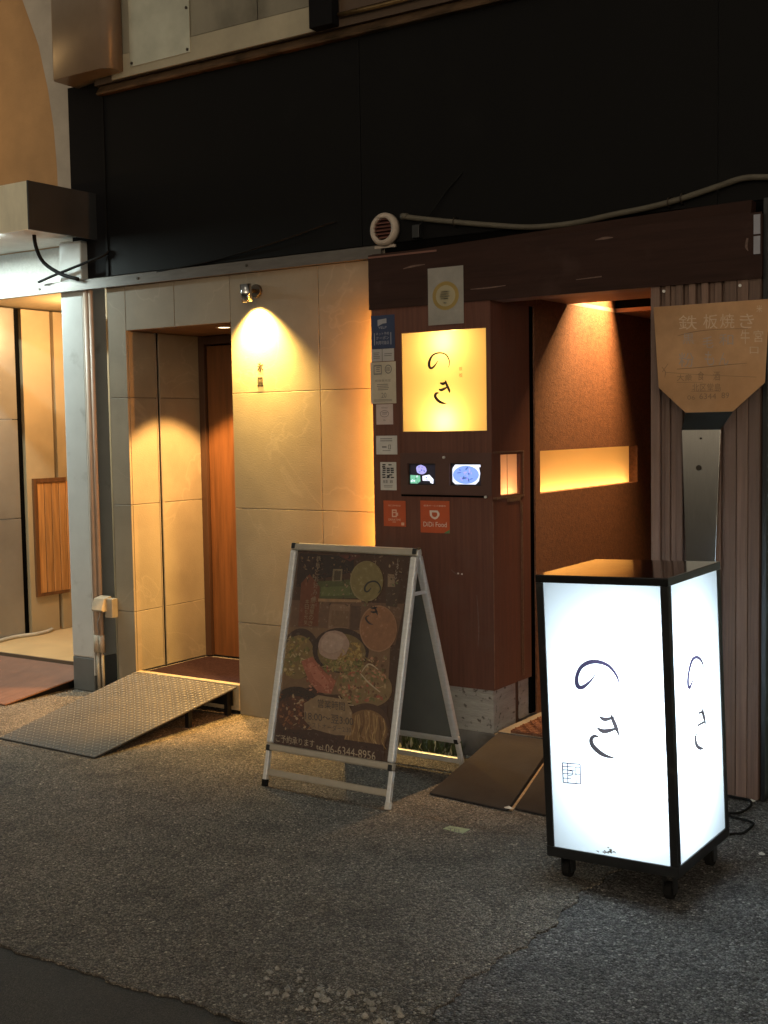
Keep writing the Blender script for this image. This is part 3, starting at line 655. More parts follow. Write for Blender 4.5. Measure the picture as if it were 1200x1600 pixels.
def s_sq(b, p):
    text(b, 'MEMBER', p, .3, .14, .4, .07)
    for k in range(16): a = 6.283*k/16; a2_ = 6.283*(k+1)/16; b.poly([p(.5+.27*math.cos(a), .47+.17*math.sin(a)), p(.5+.27*math.cos(a2_), .47+.17*math.sin(a2_)), p(.5+.24*math.cos(a2_), .47+.145*math.sin(a2_)), p(.5+.24*math.cos(a), .47+.145*math.sin(a))])
    lines(b, p, .34, .68, .4, .54, 2); lines(b, p, .42, .6, .74, .84, 2)
sticker('small square pinkish-white sticker with a round wreath emblem', 588, 632, 614.5, 663, mat('pinkish_sticker', (.50, .40, .36), .5, vscale=12), s_sq, (INK_GREY,))
sticker('white square card with two lines of print and a lighter symbol', 588, 681, 621, 710, mat('pale_card', (.50, .48, .44), .5, vscale=12), lambda b, p: (lines(b, p, .18, .82, .14, .36, 2), bar(b, p, .28, .5, .56, .64), frame_(b, p, .58, .7, .48, .72, .03), lines(b, p, .3, .72, .78, .86, 1)), (INK_GREY,))
def s_map(b, p):
    rr = random.Random(9)
    for v, k in ((.07, 2), (.14, 1), (.2, 3), (.27, 3), (.34, 3), (.43, 2), (.52, 3)):
        for j in range(k): u = .1 + .8*(j+.15*rr.random())/k; b.poly([p(u, v), p(u+.22, v+.02*(rr.random()-.5)), p(u+.2, v+.045), p(u+.02, v+.05)])
    b.poly([p(.38,.46), p(.62,.46), p(.5,.56)]); text(b, '居酒', p, .15, .64, .3, .11); text(b, '鉄', p, .58, .64, .22, .11); lines(b, p, .2, .82, .83, .93, 2, 1)
sticker('narrow white sticker with a black chequered pattern', 594.5, 722, 620, 766, mat('pale_card', (.5, .48, .44)), s_map, (INK, INK_GREY))
def s_or(b, p):
    text(b, 'RECOMMEND', p, .22, .16, .56, .06); frame_(b, p, .38, .6, .34, .64, .05); bar(b, p, .42, .58, .44, .48); bar(b, p, .58, .66, .46, .58); text(b, 'DRINKTIME', p, .22, .70, .56, .08); lines(b, p, .38, .64, .82, .87, 1); bar(b, p, .8, .93, .84, .95)
sticker('orange-red sticker with a white beer mug drawing', 599.5, 782, 634.5, 823, ORG, s_or, (mat('pale_orange_print', (.62, .40, .30), .5),))
def s_didi(b, p):
    text(b, '配達サービス実施中', p, .12, .13, .76, .05)
    o_ = [(.32,.30),(.6,.30),(.66,.38),(.66,.45),(.58,.55),(.5,.58),(.4,.54),(.33,.46)]; i_ = [(.40,.36),(.56,.36),(.585,.40),(.58,.45),(.54,.50),(.49,.51),(.43,.49),(.40,.44)]
    for k in range(8): j = (k+1) % 8; b.poly([p(*o_[k]), p(*o_[j]), p(*i_[j]), p(*i_[k])])
    text(b, 'DiDi Food', p, .1, .66, .8, .15); b.poly([p(.8, 1), p(1, .88), p(1, 1)], 1)
sticker('larger orange-red sticker reading DiDi Food with a white D mark', 657, 782, 703, 833.5, ORG, s_didi, (mat('white_print', (.66, .55, .48), .5), mat('green_corner', (.08, .19, .09), .5)))
# clear pouch with the gold round certificate
POUCH = mat('plastic_pouch', (.26, .245, .215), .22, var=.15, vscale=10, bump=.25, bscale=26, coat=.5)
def s_gold(b, p):
    for k in range(28):
        a = 6.283*k/28; a2_ = 6.283*(k+1)/28
        f = lambda r, t: p(.5 + r*math.cos(t)*.98, .50 + r*math.sin(t)*.66)
        b.poly([f(.38, a), f(.38, a2_), f(.28, a2_), f(.28, a)], 0); b.poly([f(.28, a), f(.28, a2_), p(.5, .5)], 1)
    lines(b, p, .33, .67, .42, .58, 4, 2, .45); bar(b, p, .44, .52, .61, .635, 2)
sticker('clear plastic pouch holding a gold ringed certificate above the lit sign', 668.5, 420, 725, 505, POUCH, s_gold, (mat('gold_ring', (.27, .19, .05), .45), mat('pale_gold', (.33, .29, .18), .5), INK_GREY), name='certificate_pouch', y=YB-.0065)

# ------------------------------------------------------------------ spatula sign
YS = -.20
st = thing('spatula_sign', 'giant metal cooking spatula sign hung on the brown slats', 'sign', (-1.6, YS, .7))
GOLD = mat('warm_worn_steel', (.47, .275, .14), .38, .45, var=.3, vscale=4, bump=.05, bscale=40, bstretch=(4, 4, 40), dirt=((.44, .22, .085), 3, .4, .8))
BL = [(-1.813, 1.965), (-1.355, 1.965), (-1.371, 1.651), (-1.493, 1.544), (-1.681, 1.543), (-1.792, 1.645)]
b = B(); b.prism([(x, YS, z) for x, z in BL], (0, .006, 0)); blade = obj('blade', b, GOLD, st, bevel=.0015)
b = B(); b.add([(-1.681, YS+.001, 1.543), (-1.493, YS+.001, 1.543), (-1.557, -.150, 1.476), (-1.715, -.150, 1.476), (-1.681, YS+.007, 1.545), (-1.493, YS+.007, 1.545), (-1.557, -.142, 1.478), (-1.715, -.142, 1.478)],
    [(0,1,2,3),(4,7,6,5),(0,4,5,1),(1,5,6,2),(2,6,7,3),(3,7,4,0)]); obj('neck', b, mat('dark_steel', (.05, .055, .05), .4, .7), st)
b = B(); b.prism([(-1.715, -.150, 1.4755), (-1.557, -.150, 1.4755), (-1.583, -.150, .80), (-1.692, -.150, .80)], (0, .010, 0)); hd = obj('handle', b, STEEL, st, bevel=.0015)
for px, py, r_ in ((1092, 731, .011), (1095, 685, .004)):
    p = hy(px, py, -.1505); b = B(); b.cyl(p, p + Vector((0, -.004, 0)), r_, 14); obj('bolt', b, mat('dark_screw', (.05, .04, .03)), hd)
for x, z in ((-1.70, 1.85), (-1.47, 1.85), (-1.64, 1.30), (-1.64, .9)):
    b = B(); b.cyl((x, -.121, z), (x, YS+.007 if z > 1.6 else -.139, z), .012, 12); obj('standoff', b, ALU, st)
ps = lambda x, y: hy(1020 + x/6.667, 470 + y/6.667, YS-.0006)
SCR_L = mat('pale_scratch', (.60, .44, .30), .5, .1, vscale=40); SCR_D = mat('dark_scratch', (.24, .145, .075), .6, vscale=40); SCR_B = mat('bluish_scratch', (.38, .30, .25), .5, vscale=40)
b = B(); 
for ch, x, y in (('鉄', 270, 150), ('板', 525, 140), ('焼', 700, 135), ('き', 905, 135)): text(b, ch, ps, x, y, 150 if ch != '鉄' else 190, 150, 0)
text(b, '米', ps, 1080, 45, 60, 75, 0); text(b, '牛', ps, 915, 300, 95, 150, 0); text(b, '宮', ps, 1050, 305, 100, 125, 0); text(b, '口', ps, 1010, 480, 90, 70, 0)
text(b, '黒', ps, 310, 340, 120, 110, 2); text(b, '毛', ps, 520, 370, 110, 120, 2); text(b, '和', ps, 690, 345, 150, 120, 2); text(b, '粉', ps, 270, 540, 160, 150, 2); text(b, 'も', ps, 540, 525, 100, 150, 2); text(b, 'ん', ps, 690, 540, 100, 130, 2)
text(b, '大衆', ps, 250, 765, 160, 70, 1); text(b, '食', ps, 465, 735, 70, 95, 1); text(b, '酒', ps, 630, 735, 70, 95, 1); text(b, '北区堂島', ps, 410, 860, 300, 85, 1); text(b, '06', ps, 360, 985, 80, 45, 1); text(b, '6344', ps, 485, 965, 175, 60, 1); text(b, '89', ps, 715, 955, 80, 60, 1)
for P, m in (([(260,365,6),(420,325,9),(640,300,6),(990,288,5)], 1), ([(250,712,7),(520,692,9),(760,668,9),(980,650,4)], 1), ([(95,690,6),(130,740,7),(125,800,5)], 1), ([(160,655,5),(100,740,6)], 1), ([(130,745,5),(500,770,4),(1080,795,5)], 1), ([(250,850,4),(520,848,4)], 1), ([(400,945,4),(700,940,4)], 1)): ribbon(b, P, ps, m)
obj('scratched_lettering', b, [SCR_L, SCR_D, SCR_B], blade, fix=False)

# ------------------------------------------------------------------ black fascia above and what is fixed to it
fb = thing('black_fascia', 'wide matt black fascia panels above the two shopfronts', 'fascia', (-2.5, 0, 2.37))
xs_ = [-5.078, -3.35, -1.62, .11, 1.84]
for x0, x1 in zip(xs_, xs_[1:]):
    b = B(); b.box(x0+.002, x1-.002, 0, .03, 2.372, 3.352); obj('panel', b, BLACK, fb, bevel=.001, seg=1)
b = B(); b.box(-5.40, -5.079, .05, .06, 2.372, 3.46); obj('end_panel', b, mat('dark_grey_board', (.008, .008, .009), .7, vscale=5, spec=.08), fb)
b = B(); b.box(-5.078, -5.062, -.006, -.0005, 2.372, 3.352); obj('corner_trim', b, mat('dark_trim', (.006, .006, .006), .6, spec=.1), fb)
COP = mat('brown_stained_flashing', (.15, .095, .055), .42, .5, var=.4, vscale=6, stretch=(1, 5, 5), dirt=((.05, .035, .02), 8, .5, .7))
b = B(); b.prism([(-5.08, .03, 3.353), (-5.08, -.035, 3.353), (-5.08, -.04, 3.362), (-5.08, -.005, 3.405), (-5.08, .03, 3.405)], (6.9, 0, 0)); obj('drip_flashing', b, COP, fb)
# vent cap
vc = hy(598, 358, -.03)
vt = thing('vent_cap', 'round white vent cap with louvres on the black fascia', 'vent', (vc.x, 0, vc.z-.07))
b = B(); b.ring((vc.x, -.0005, vc.z), (0, -1, 0), [(.052, 0), (.078, 0), (.078, .02), (.068, .036), (.052, .036)], 32); obj('ring', b, mat('aged_white_plastic', (.42, .36, .30), .45, var=.2, vscale=20), vt)
b = B(); b.cyl((vc.x, -.0015, vc.z), (vc.x, -.006, vc.z), .0515, 24); obj('back', b, mat('vent_dark', (.04, .012, .01), .6), vt)
for k in range(6):
    z_ = vc.z - .042 + k*.0168; h_ = math.sqrt(max(.0001, .0505**2 - (z_-vc.z)**2))
    b = B(); b.prism([(vc.x-h_, -.030, z_), (vc.x-h_, -.028, z_+.002), (vc.x-h_, -.010, z_+.012), (vc.x-h_, -.012, z_+.009)], (2*h_, 0, 0)); obj('louvre', b, mat('vent_louvre', (.20, .085, .065), .45), vt)
b = B(); b.box(vc.x-.06, vc.x+.055, -.012, -.001, vc.z-.085, vc.z-.072); obj('mount', b, mat('aged_white_plastic', (.42, .36, .30)), vt)
# cream conduit
cpts = [hy(px, py, -.022) for px, py in ((628, 338), (650, 341), (710, 347), (770, 352), (830, 355), (895, 349), (960, 335), (1010, 325), (1060, 312), (1120, 292), (1160, 279), (1200, 277), (1290, 280), (1400, 268))]
cpts = [Vector(p) for p in catmull([tuple(p) for p in cpts], 4)]
cn = thing('conduit_pipe', 'cream plastic conduit pipe sagging across the black fascia', 'pipe', tuple(cpts[0]))
b = B(); b.tube(cpts, .0125, 10); obj('pipe', b, mat('cream_conduit', (.105, .094, .07), .6, var=.2, vscale=18), cn)
b = B(); b.tube([cpts[0] + Vector((-.003, 0, 0)), cpts[0] + Vector((.03, 0, -.003))], .0145, 12); obj('end_cap', b, mat('cream_conduit', (.22, .20, .155)), cn)
for px, py in ((710, 347), (1045, 316), (1065, 310)):
    p = hy(px, py, -.022); b = B(); b.tube([p + Vector((0, .021, .022)), p + Vector((0, -.004, .0175)), p + Vector((0, -.0165, 0)), p + Vector((0, -.004, -.0175)), p + Vector((0, .021, -.022))], .0035, 6); obj('clamp', b, mat('dark_screw', (.05, .04, .03)), cn)
b = B(); b.tube([hy(652, 374, -.03), hy(655, 352, -.03), hy(675, 330, -.02), hy(700, 295, -.008), hy(722, 270, -.003)], .004, 6)
tag(obj('antenna_wire', b, RUBBER, loc=tuple(hy(652, 374, -.03))), 'thin black wire rising up the fascia past the cream conduit', 'cable')
p = hy(652, 362, -.02); b = B(); b.box(p.x-.02, p.x+.018, -.035, -.0005, p.z-.03, p.z+.03); tag(obj('cable_clip', b, BLK_FRAME, loc=(p.x, 0, p.z-.03), bevel=.003), 'small black box clipped beside the vent cap', 'clip')
b = B(); b.tube(catmull([tuple(hy(*q)) for q in ((525, 347, -.006), (510, 350, -.02), (460, 368, -.02), (400, 388, -.02), (330, 408, -.007), (245, 425, -.007))], 4), .0045, 6)
tag(obj('slack_cable', b, RUBBER, loc=tuple(hy(525, 347, -.006))), 'black cable drooping from the fascia to the metal flashing', 'cable')

# ------------------------------------------------------------------ upper storey
up = thing('upper_storey', 'grimy upper storey cladding above the black fascia', 'building', (-3, 0, 3.4))
CLAD = mat('grey_beige_cladding', (.27, .25, .19), .5, .2, var=.2, vscale=4, stretch=(1, 1, .5), rand=.12, dirt=((.08, .07, .05), 3, .5, .75))
b = B(); b.box(-4.95, -3.575, -.045, -.03, 3.409, 3.53); obj('sill_panel', b, mat('pale_sill_panel', (.40, .36, .26), .45, .2, var=.15, vscale=5), up, bevel=.002)
for x0, x1 in ((-4.95, -4.39), (-4.39, -3.93), (-3.93, -3.575)):
    b = B(); b.box(x0+.003, x1-.003, -.040, -.03, 3.533, 4.6); obj('panel', b, CLAD, up, bevel=.0015, seg=1)
b = B(); b.box(-5.1, 1.8, -.029, .03, 3.4055, 4.6); obj('backing', b, mat('brown_back_wall', (.07, .045, .028), .7, vscale=4), up)
b = B(); b.box(-3.575, -3.44, -.09, -.0295, 3.409, 4.6); obj('downpipe_box', b, mat('dark_grey_board', (.008, .008, .009)), up, bevel=.004)
for x0, x1 in ((-3.43, -3.0), (-2.99, -2.4), (-2.39, -1.6)):
    b = B(); b.box(x0, x1, -.036, -.0292, 3.47, 4.6); obj('panel', b, mat('brown_window_panel', (.08, .05, .03), .35, vscale=3), up, bevel=.002, seg=1)
b = B(); b.tube([(-3.43, -.05, 3.455), (-3.2, -.05, 3.45), (-2.6, -.05, 3.457), (-1.5, -.05, 3.45)], .011, 8); obj('rail', b, mat('tarnished_brass', (.30, .20, .09), .3, .8, var=.4, vscale=20), up)
q = [hy(*p, -.052) for p in ((207, 20), (302, 5), (302, 88), (212, 108))]
b = B(); b.prism([(-4.805, -.050, 3.452), (-4.372, -.050, 3.455), (-4.372, -.050, 3.86), (-4.805, -.050, 3.86)], (0, .004, 0))
pt = thing('steel_patch_plate', 'shiny wrinkled steel plate screwed on the upper cladding', 'plate', (-4.59, -.05, 3.452))
obj('sheet', b, mat('wrinkled_steel', (.60, .60, .48), .22, .55, var=.15, vscale=6, bump=.5, bscale=5), pt)
for x, z in ((-4.39, 3.47), (-4.39, 3.68), (-4.79, 3.47)): b = B(); b.cyl((x, -.0505, z), (x, -.054, z), .008, 10); obj('screw', b, mat('dark_screw', (.05, .04, .03)), pt)
# rounded duct
dk = B(); pr = []
x0, x1, y1 = -5.30, -4.86, -.16
pr = [(x0, .04), (x0, y1+.03), (x0+.01, y1+.01), (x0+.03, y1)] + [(x1-.06 + .06*math.sin(a), y1 + .06 - .06*math.cos(a)) for a in [R(15*k) for k in range(7)]] + [(x1, -.046)]
dk.prism([(x, y, 3.44) for x, y in pr], (0, 0, 1.2), smooth=True)
tag(obj('metal_duct', dk, mat('tan_painted_duct', (.24, .195, .15), .35, .1, var=.12, vscale=5), loc=(-5.08, -.06, 3.44)), 'tan metal duct with rounded corner beside the upper cladding', 'duct')

# ------------------------------------------------------------------ neighbour building on the left
nb = thing('neighbour_building', 'neighbouring building with tan arched upper wall and open warm-lit doorway', 'building', (-6.3, .6, 0))
YN = .12
arc = [hy(*p, YN) for p in ((20, -40), (35, 0), (60, 70), (75, 140), (84, 200), (89, 262), (92, 330))]
pts = [(p.x, YN, p.z) for p in arc]
b = B(); b.prism(pts + [(pts[-1][0], YN, 2.62), (-5.28, YN, 2.62), (-5.28, YN, 4.5), (pts[0][0], YN, 4.5)], (0, .08, 0)); obj('arch_surround', b, mat('grey_render', (.40, .375, .33), .7, vscale=5, bump=.1, bscale=60), nb)
b = B(); b.box(-9, -5.3, YN+.10, YN+.2, 2.62, 4.8); obj('arched_wall', b, mat('tan_stucco', (.40, .25, .12), .8, vscale=4, bump=.15, bscale=90), nb)
WT = mat('white_pebbledash', (.55, .55, .52), .8, var=.1, vscale=60, bump=.5, bscale=120)
b = B(); b.box(-9, -5.5, .24, .30, 2.372, 2.619); obj('lintel_wall', b, WT, nb)
XW = -6.76
TANW = mat('cream_painted_wall', (.38, .285, .165), .65, var=.08, vscale=3, dirt=((.25, .19, .11), 2, .5, .8))
def yw(px): return hx(px, 700, XW).y
b = B(); b.box(XW-.05, XW, yw(40), yw(84), .10, 2.36); obj('side_wall', b, TANW, nb)
b = B(); b.box(XW-.05, XW-.03, yw(28), yw(40), .10, 2.36); obj('wall_groove', b, DARK, nb)
b = B(); b.box(XW-.05, XW-.03, yw(84), yw(89), .10, 2.36); obj('wall_groove', b, mat('brown_shadow_gap', (.06, .035, .02), .7), nb)
b = B(); b.box(XW-.05, XW+.004, yw(89), 2.2, .10, 2.36); obj('side_wall', b, TANW, nb)
METP = mat('pale_metal_panel', (.30, .275, .24), .38, .45, var=.15, vscale=2.2)
for z0, z1 in ((.10, .92), (.925, 1.60), (1.605, 2.36)):
    b = B(); b.box(XW-.05, XW+.006, -.1 + .3, yw(28), z0, z1); obj('metal_panel', b, METP, nb, bevel=.003)
b = B(); b.box(XW-.05, -5.3, 2.2, 2.26, .1, 2.36); obj('inner_back_wall', b, TANW, nb)
b = B(); b.box(-5.462, -5.40, .3, 2.2, 0, 2.36); obj('inner_right_wall', b, TANW, nb)
b = B(); b.box(-9, -5.46, .26, 2.25, 2.3725, 2.40); obj('doorway_ceiling', b, TANW, nb)
b = B(); b.box(-9, XW-.05, .2, .3, 0, 2.37); obj('front_wall', b, METP, nb)
# wooden wainscot: framed boards
y0, y1 = yw(47.5), yw(98); z0, z1 = .36, 1.19
b = B(); b.box(XW+.001, XW+.022, y0, y0+.03, z0, z1); b.box(XW+.001, XW+.022, y0+.03, y1, z1-.03, z1); b.box(XW+.001, XW+.022, y0+.03, y1, z0, z0+.02); wsn = obj('wainscot', b, WOOD, nb)
n_ = 7
for i in range(n_):
    a = y0 + .031 + (y1+.2-y0-.031)*i/n_; c2 = y0 + .031 + (y1+.2-y0-.031)*(i+1)/n_
    b = B(); b.box(XW+.001, XW+.014, a+.003, c2-.003, z0+.0205, z1-.0305); obj('board', b, PINE, wsn, bevel=.002, seg=1)
# platform
b = B(); b.box(-9, -5.47, .25, 2.2, 0, .098); obj('entrance_step', b, mat('beige_step_stone', (.46, .31, .15), .6, var=.12, vscale=5), nb)
b = B(); b.box(-9, -5.47, .232, .2495, .05, .0985); obj('step_nosing', b, mat('brown_nosing', (.10, .07, .045), .5), nb)
lamp('doorway_bulb', 'POINT', (-6.05, .85, 2.22), 46, (1.0, .62, .28), nb, .05)
b = B(); b.ring((-6.05, .85, 2.30), (0, 0, 1), [(.0, -.035), (.055, -.028), (.075, 0), (.075, .07), (.0, .07)], 20); obj('ceiling_lamp', b, emit('warm_globe', (1, .72, .38), 3), nb)
# white hose along the floor
b = B(); pp = [hz(px, py, .11) for px, py in ((-30, 1008), (0, 1001), (25, 995), (60, 990), (80, 984), (95, 972))] + [hz(112, 960, .11)]
b.tube(catmull([tuple(p) for p in pp], 4), .014, 8)
tag(obj('white_hose', b, mat('dirty_white_hose', (.42, .37, .29), .5), loc=tuple(pp[0])), 'dirty white hose running along the doorway floor below the pine boards', 'hose')

# grey post between the two buildings
gp = thing('grey_post', 'light grey painted post between the tiled facade and the neighbour doorway', 'post', (-5.37, .09, 0))
GREYPAINT = mat('light_grey_paint', (.52, .54, .53), .48, var=.08, vscale=5, dirt=((.26, .26, .24), 6, .6, .8))
b = B(); b.box(-5.462, -5.285, 0.001, .18, .20, 2.59); obj('shaft', b, GREYPAINT, gp, bevel=.008)
b = B(); b.box(-5.463, -5.284, 0, .181, 0, .20); obj('foot_band', b, mat('dark_grey_paint', (.13, .14, .14), .55, vscale=9, dirt=((.3, .27, .22), 9, .62, .75)), gp, bevel=.008)
b = B(); b.box(-5.283, -5.277, -.002, .012, .10, 2.305); obj('edge_bead', b, WHITE, gp)
b = B(); b.box(-5.14, -5.088, .10, .12, 0, 2.37); b.box(-5.2, -5.14, .11, .13, 0, 2.37); tag(obj('gap_panel', b, mat('brown_gap_panel', (.20, .15, .10), .7, vscale=5), loc=(-5.14, .11, 0)), 'brown infill strip in the gap beside the tiled facade', 'panel')
b = B()
for x, r_ in ((-5.252, .018), (-5.218, .013)):
    b2 = B(); b2.tube([(x, .004, .30), (x, .004, 2.305)], r_, 12)
    o_ = thing('conduit_pipe', 'thicker pinkish conduit running up beside the grey post' if r_ > .015 else 'thinner pinkish conduit beside the dark gap panel', 'pipe', (x, .004, .0))
    obj('pipe', b2, mat('pinkish_conduit', (.46, .35, .27), .5, var=.12, vscale=8), o_)
    b2 = B(); b2.tube([(x, .004, .34), (x, .004, .24)], r_+.006, 12); obj('coupling', b2, BEIGE_PL, o_)
    b2 = B(); b2.tube([(x, .004, .24), (x+.005, .004, .0)], r_*.7, 10); obj('lower_pipe', b2, BEIGE_PL, o_)
# outlet box
oc = hy(172, 943, -.03)
ob = thing('outlet_box', 'small beige weatherproof outlet box beside the grey post', 'outlet', (-5.13, 0, .46))
b = B(); b.prism([(-5.205, -.005, .575), (-5.205, -.06, .565), (-5.205, -.085, .50), (-5.205, -.07, .49), (-5.205, -.005, .49)], (.085, 0, 0)); obj('hood', b, BEIGE_PL, ob, bevel=.004)
b = B(); b.box(-5.135, -5.075, -.045, -.0005, .455, .565); obj('cover', b, BEIGE_PL, ob, bevel=.006)
b = B(); b.tube([(-5.165, -.045, .495), (-5.19, -.05, .42), (-5.225, -.01, .35), (-5.23, .02, .30)], .005, 8); obj('lead', b, mat('grey_lead', (.2, .2, .2), .5), ob)

# canopy sign box above the neighbour doorway
XCN, YF, Z0, Z1 = -5.20, -.43, 2.592, 2.845
cs = thing('canopy_sign', 'steel-fronted canopy box with dark side lit underneath', 'canopy', (-6.2, -.2, Z0))
b = B(); b.box(-9, XCN-.003, YF, YF+.012, Z0, Z1); obj('front_face', b, mat('canopy_steel', (.80, .77, .60), .4, .1, var=.18, vscale=6, stretch=(1, 6, .4)), cs)
b = B(); b.box(XCN-.012, XCN, YF-.002, .115, Z0-.003, Z1+.002); obj('side_face', b, mat('dark_grey_metal', (.045, .046, .048), .45, .3, vscale=5), cs, bevel=.002)
b = B(); b.box(-9, XCN-.0125, YF+.0125, .115, Z1-.012, Z1); obj('top_face', b, mat('dark_grey_metal', (.045, .046, .048)), cs)
b = B(); b.box(-9, XCN-.0125, YF+.0125, .235, Z0+.03, Z0+.036); obj('soffit', b, mat('white_soffit', (.6, .6, .58), .6, vscale=6), cs)
b = B(); b.box(-5.72, -5.56, -.18, -.06, Z1+.001, Z1+.075); b.box(-5.7, -5.4, -.2, -.02, Z1+.001, Z1+.012); obj('bracket', b, mat('dark_grey_metal', (.045, .046, .048)), cs, bevel=.003)
b = B(); b.tube([(-9, -.12, Z1+.05), (-6.3, -.12, Z1+.05), (-5.9, -.12, Z1+.045), (-5.73, -.12, Z1+.03)], .035, 12); obj('top_pipe', b, mat('cream_conduit', (.22, .20, .155)), cs)
b = B(); b.cyl((-7.2, -.30, Z0+.008), (-5.62, -.30, Z0+.008), .013, 12); obj('tube_lamp', b, emit('cool_tube', (.85, 1, .97), 9), cs)
lamp('tube_light', 'AREA', (-6.41, -.30, Z0-.008), 46, (.82, 1.0, .96), cs, direction=(0, 0, -1), size=(1.5, .03))
b = B(); b.box(-8.0, -6.8, -.40, -.30, Z1+.001, Z1+.085); obj('wash_lamp', b, mat('dark_grey_metal', (.045, .046, .048)), cs, bevel=.006)
lamp('wash_light', 'AREA', (-7.4, -.35, Z1+.10), 9, (1.0, .62, .26), cs, direction=(.25, .45, 1), size=(1.2, .05))
for lab, P, r_ in (('thick black cable hanging from the canopy box to the flashing', ((53, 362, -.16), (56, 385, -.12), (68, 410, -.06), (95, 428, -.035), (122, 436, -.03)), .011), ('thin black cable crossing the grey post under the canopy box', ((60, 441, -.035), (90, 428, -.03), (130, 412, -.03), (162, 399, -.02), (170, 392, -.006)), .008)):
    q = [tuple(hy(*p)) for p in P]; b = B(); b.tube(catmull(q, 4), r_, 8); tag(obj('canopy_cable', b, RUBBER, loc=q[0]), lab, 'cable')

# ------------------------------------------------------------------ ramps and mats
def slab(b, A, th, m=0):
    b.add([*A, *[Vector(p) - Vector((0, 0, th)) for p in A]], [(0,1,2,3),(7,6,5,4),(0,4,5,1),(1,5,6,2),(2,6,7,3),(3,7,4,0)], m)
CHK = mat('dark_checker_steel', (.060, .060, .060), .65, .0, var=.3, vscale=7, dirt=((.080, .074, .066), 6, .5, .75), spec=.25)
rp = thing('checker_plate_ramp', 'steel checker plate ramp leading up to the stone doorway', 'ramp', (-4.55, -.5, 0))
A = [Vector(p) for p in ((-4.889, -1.0, .009), (-4.202, -1.015, .009), (-4.198, -.008, .150), (-4.946, -.008, .158))]
b = B(); slab(b, A, .008); obj('plate', b, CHK, rp, bevel=.0015)
b = B(); nu, nv = 26, 36
for i in range(nu):
    for j in range(nv):
        u, v = (i+.5)/nu, (j+.5)/nv
        P = (A[0]*(1-u)+A[1]*u)*(1-v) + (A[3]*(1-u)+A[2]*u)*v + Vector((0, 0, .0002))
        s = 1 if (i+j) % 2 else -1; a = Vector((.0105, s*.0105, s*.0105*.145)); c2 = Vector((-s*.0032, .0032, .0032*.145))
        b.add([P+a, P+c2, P-a, P-c2, P + Vector((0, 0, .0024))], [(0,1,4),(1,2,4),(2,3,4),(3,0,4)])
tag(obj('tread', b, mat('worn_tread_steel', (.13, .13, .125), .55, .1, var=.3, vscale=9), rp), None, None, kind='stuff')
for x in (-4.90, -4.235):
    b = B(); b.box(x-.012, x+.012, -.06, -.03, 0, .138); obj('leg', b, mat('black_steel', (.014, .014, .014), .5, .5), rp)
    b = B(); b.box(x-.012, x+.012, -.36, -.335, 0, .090); obj('leg', b, mat('black_steel', (.014, .014, .014)), rp)
b = B(); b.box(-4.93, -4.21, -.034, -.028, .05, .138); obj('brace', b, mat('black_steel', (.014, .014, .014)), rp)
r2 = thing('brown_wedge_ramp', 'reddish-brown ribbed ramp before the neighbour doorway', 'ramp', (-6.2, -.1, 0))
A2 = [Vector(p) for p in ((-7.6, -.50, .010), (-5.462, -.50, .010), (-5.472, .229, .079), (-7.6, .229, .079))]
b = B(); slab(b, A2, .007); obj('plate', b, mat('red_brown_ramp', (.19, .095, .06), .6, var=.2, vscale=6), r2)
b = B()
for i in range(36):
    k = (i+.5)/36; p = A2[1]*(1-k)+A2[2]*k
    b.add([(-7.6, p.y-.004, p.z+.0002), (p.x-.004, p.y-.004, p.z+.0002), (p.x-.004, p.y+.004, p.z+.001), (-7.6, p.y+.004, p.z+.001), (p.x-.004, p.y, p.z+.0035), (-7.6, p.y, p.z+.0035)], [(0,1,4,5),(3,5,4,2),(1,2,4),(0,5,3)])
tag(obj('rib', b, mat('red_brown_ramp', (.19, .095, .06)), r2), None, None, kind='stuff')
b = B(); b.prism([(-5.50, -.45, .001), (-5.50, .22, .001), (-5.50, .22, .068)], (-.02, 0, 0)); obj('side_web', b, mat('black_steel', (.014, .014, .014)), r2)
MATR = mat('brown_black_rubber', (.036, .031, .029), .62, var=.3, vscale=5, dirt=((.036, .030, .025), 5, .55, .75), bump=.1, bscale=120, spec=.08)
def wedge(label, xf0, xf1, xb0, xb1):
    A = [Vector(p) for p in ((xf0, -.70, .010), (xf1, -.735, .010), (xb1, -.105, .128), (xb0, -.105, .128))]
    b = B(); b.add([*A, (A[0].x, A[0].y, .001), (A[1].x, A[1].y, .001), (A[2].x, A[2].y, .001), (A[3].x, A[3].y, .001)], [(0,1,2,3),(7,6,5,4),(0,4,5,1),(1,5,6,2),(2,6,7,3),(3,7,4,0)])
    tag(obj('rubber_ramp', b, MATR, loc=((xf0+xf1)/2, -.4, 0), bevel=.004), label, 'ramp', 'rubber ramp pieces before the passage')
wedge('dark brown rubber ramp piece next to the travertine base', -2.585, -2.205, -2.585, -2.305)
wedge('dark brown rubber ramp piece half hidden behind the light box', -2.190, -1.86, -2.285, -1.86)
b = B(); b.prism([(-2.203, -.715, .004), (-2.192, -.717, .004), (-2.286, -.11, .100), (-2.304, -.11, .100)], (0, 0, -.003)); tag(obj('ramp_joint', b, mat('sandy_joint', (.34, .24, .14), .8, var=.4, vscale=60), loc=(-2.24, -.4, 0)), 'sandy strip showing in the joint between the rubber ramp pieces', 'joint')
p = hz(711, 1297, .0015); b = B(); pts = [hz(*q, .001) for q in ((692, 1295), (703, 1291), (735, 1296), (722, 1303))]
tape_ = thing('tape_scrap', 'small pale green tape scrap stuck on the asphalt', 'tape', tuple(p))
b.prism(pts, (0, 0, .0015)); obj('sheet', b, mat('pale_green_tape', (.33, .40, .24), .6, var=.25, vscale=50), tape_)
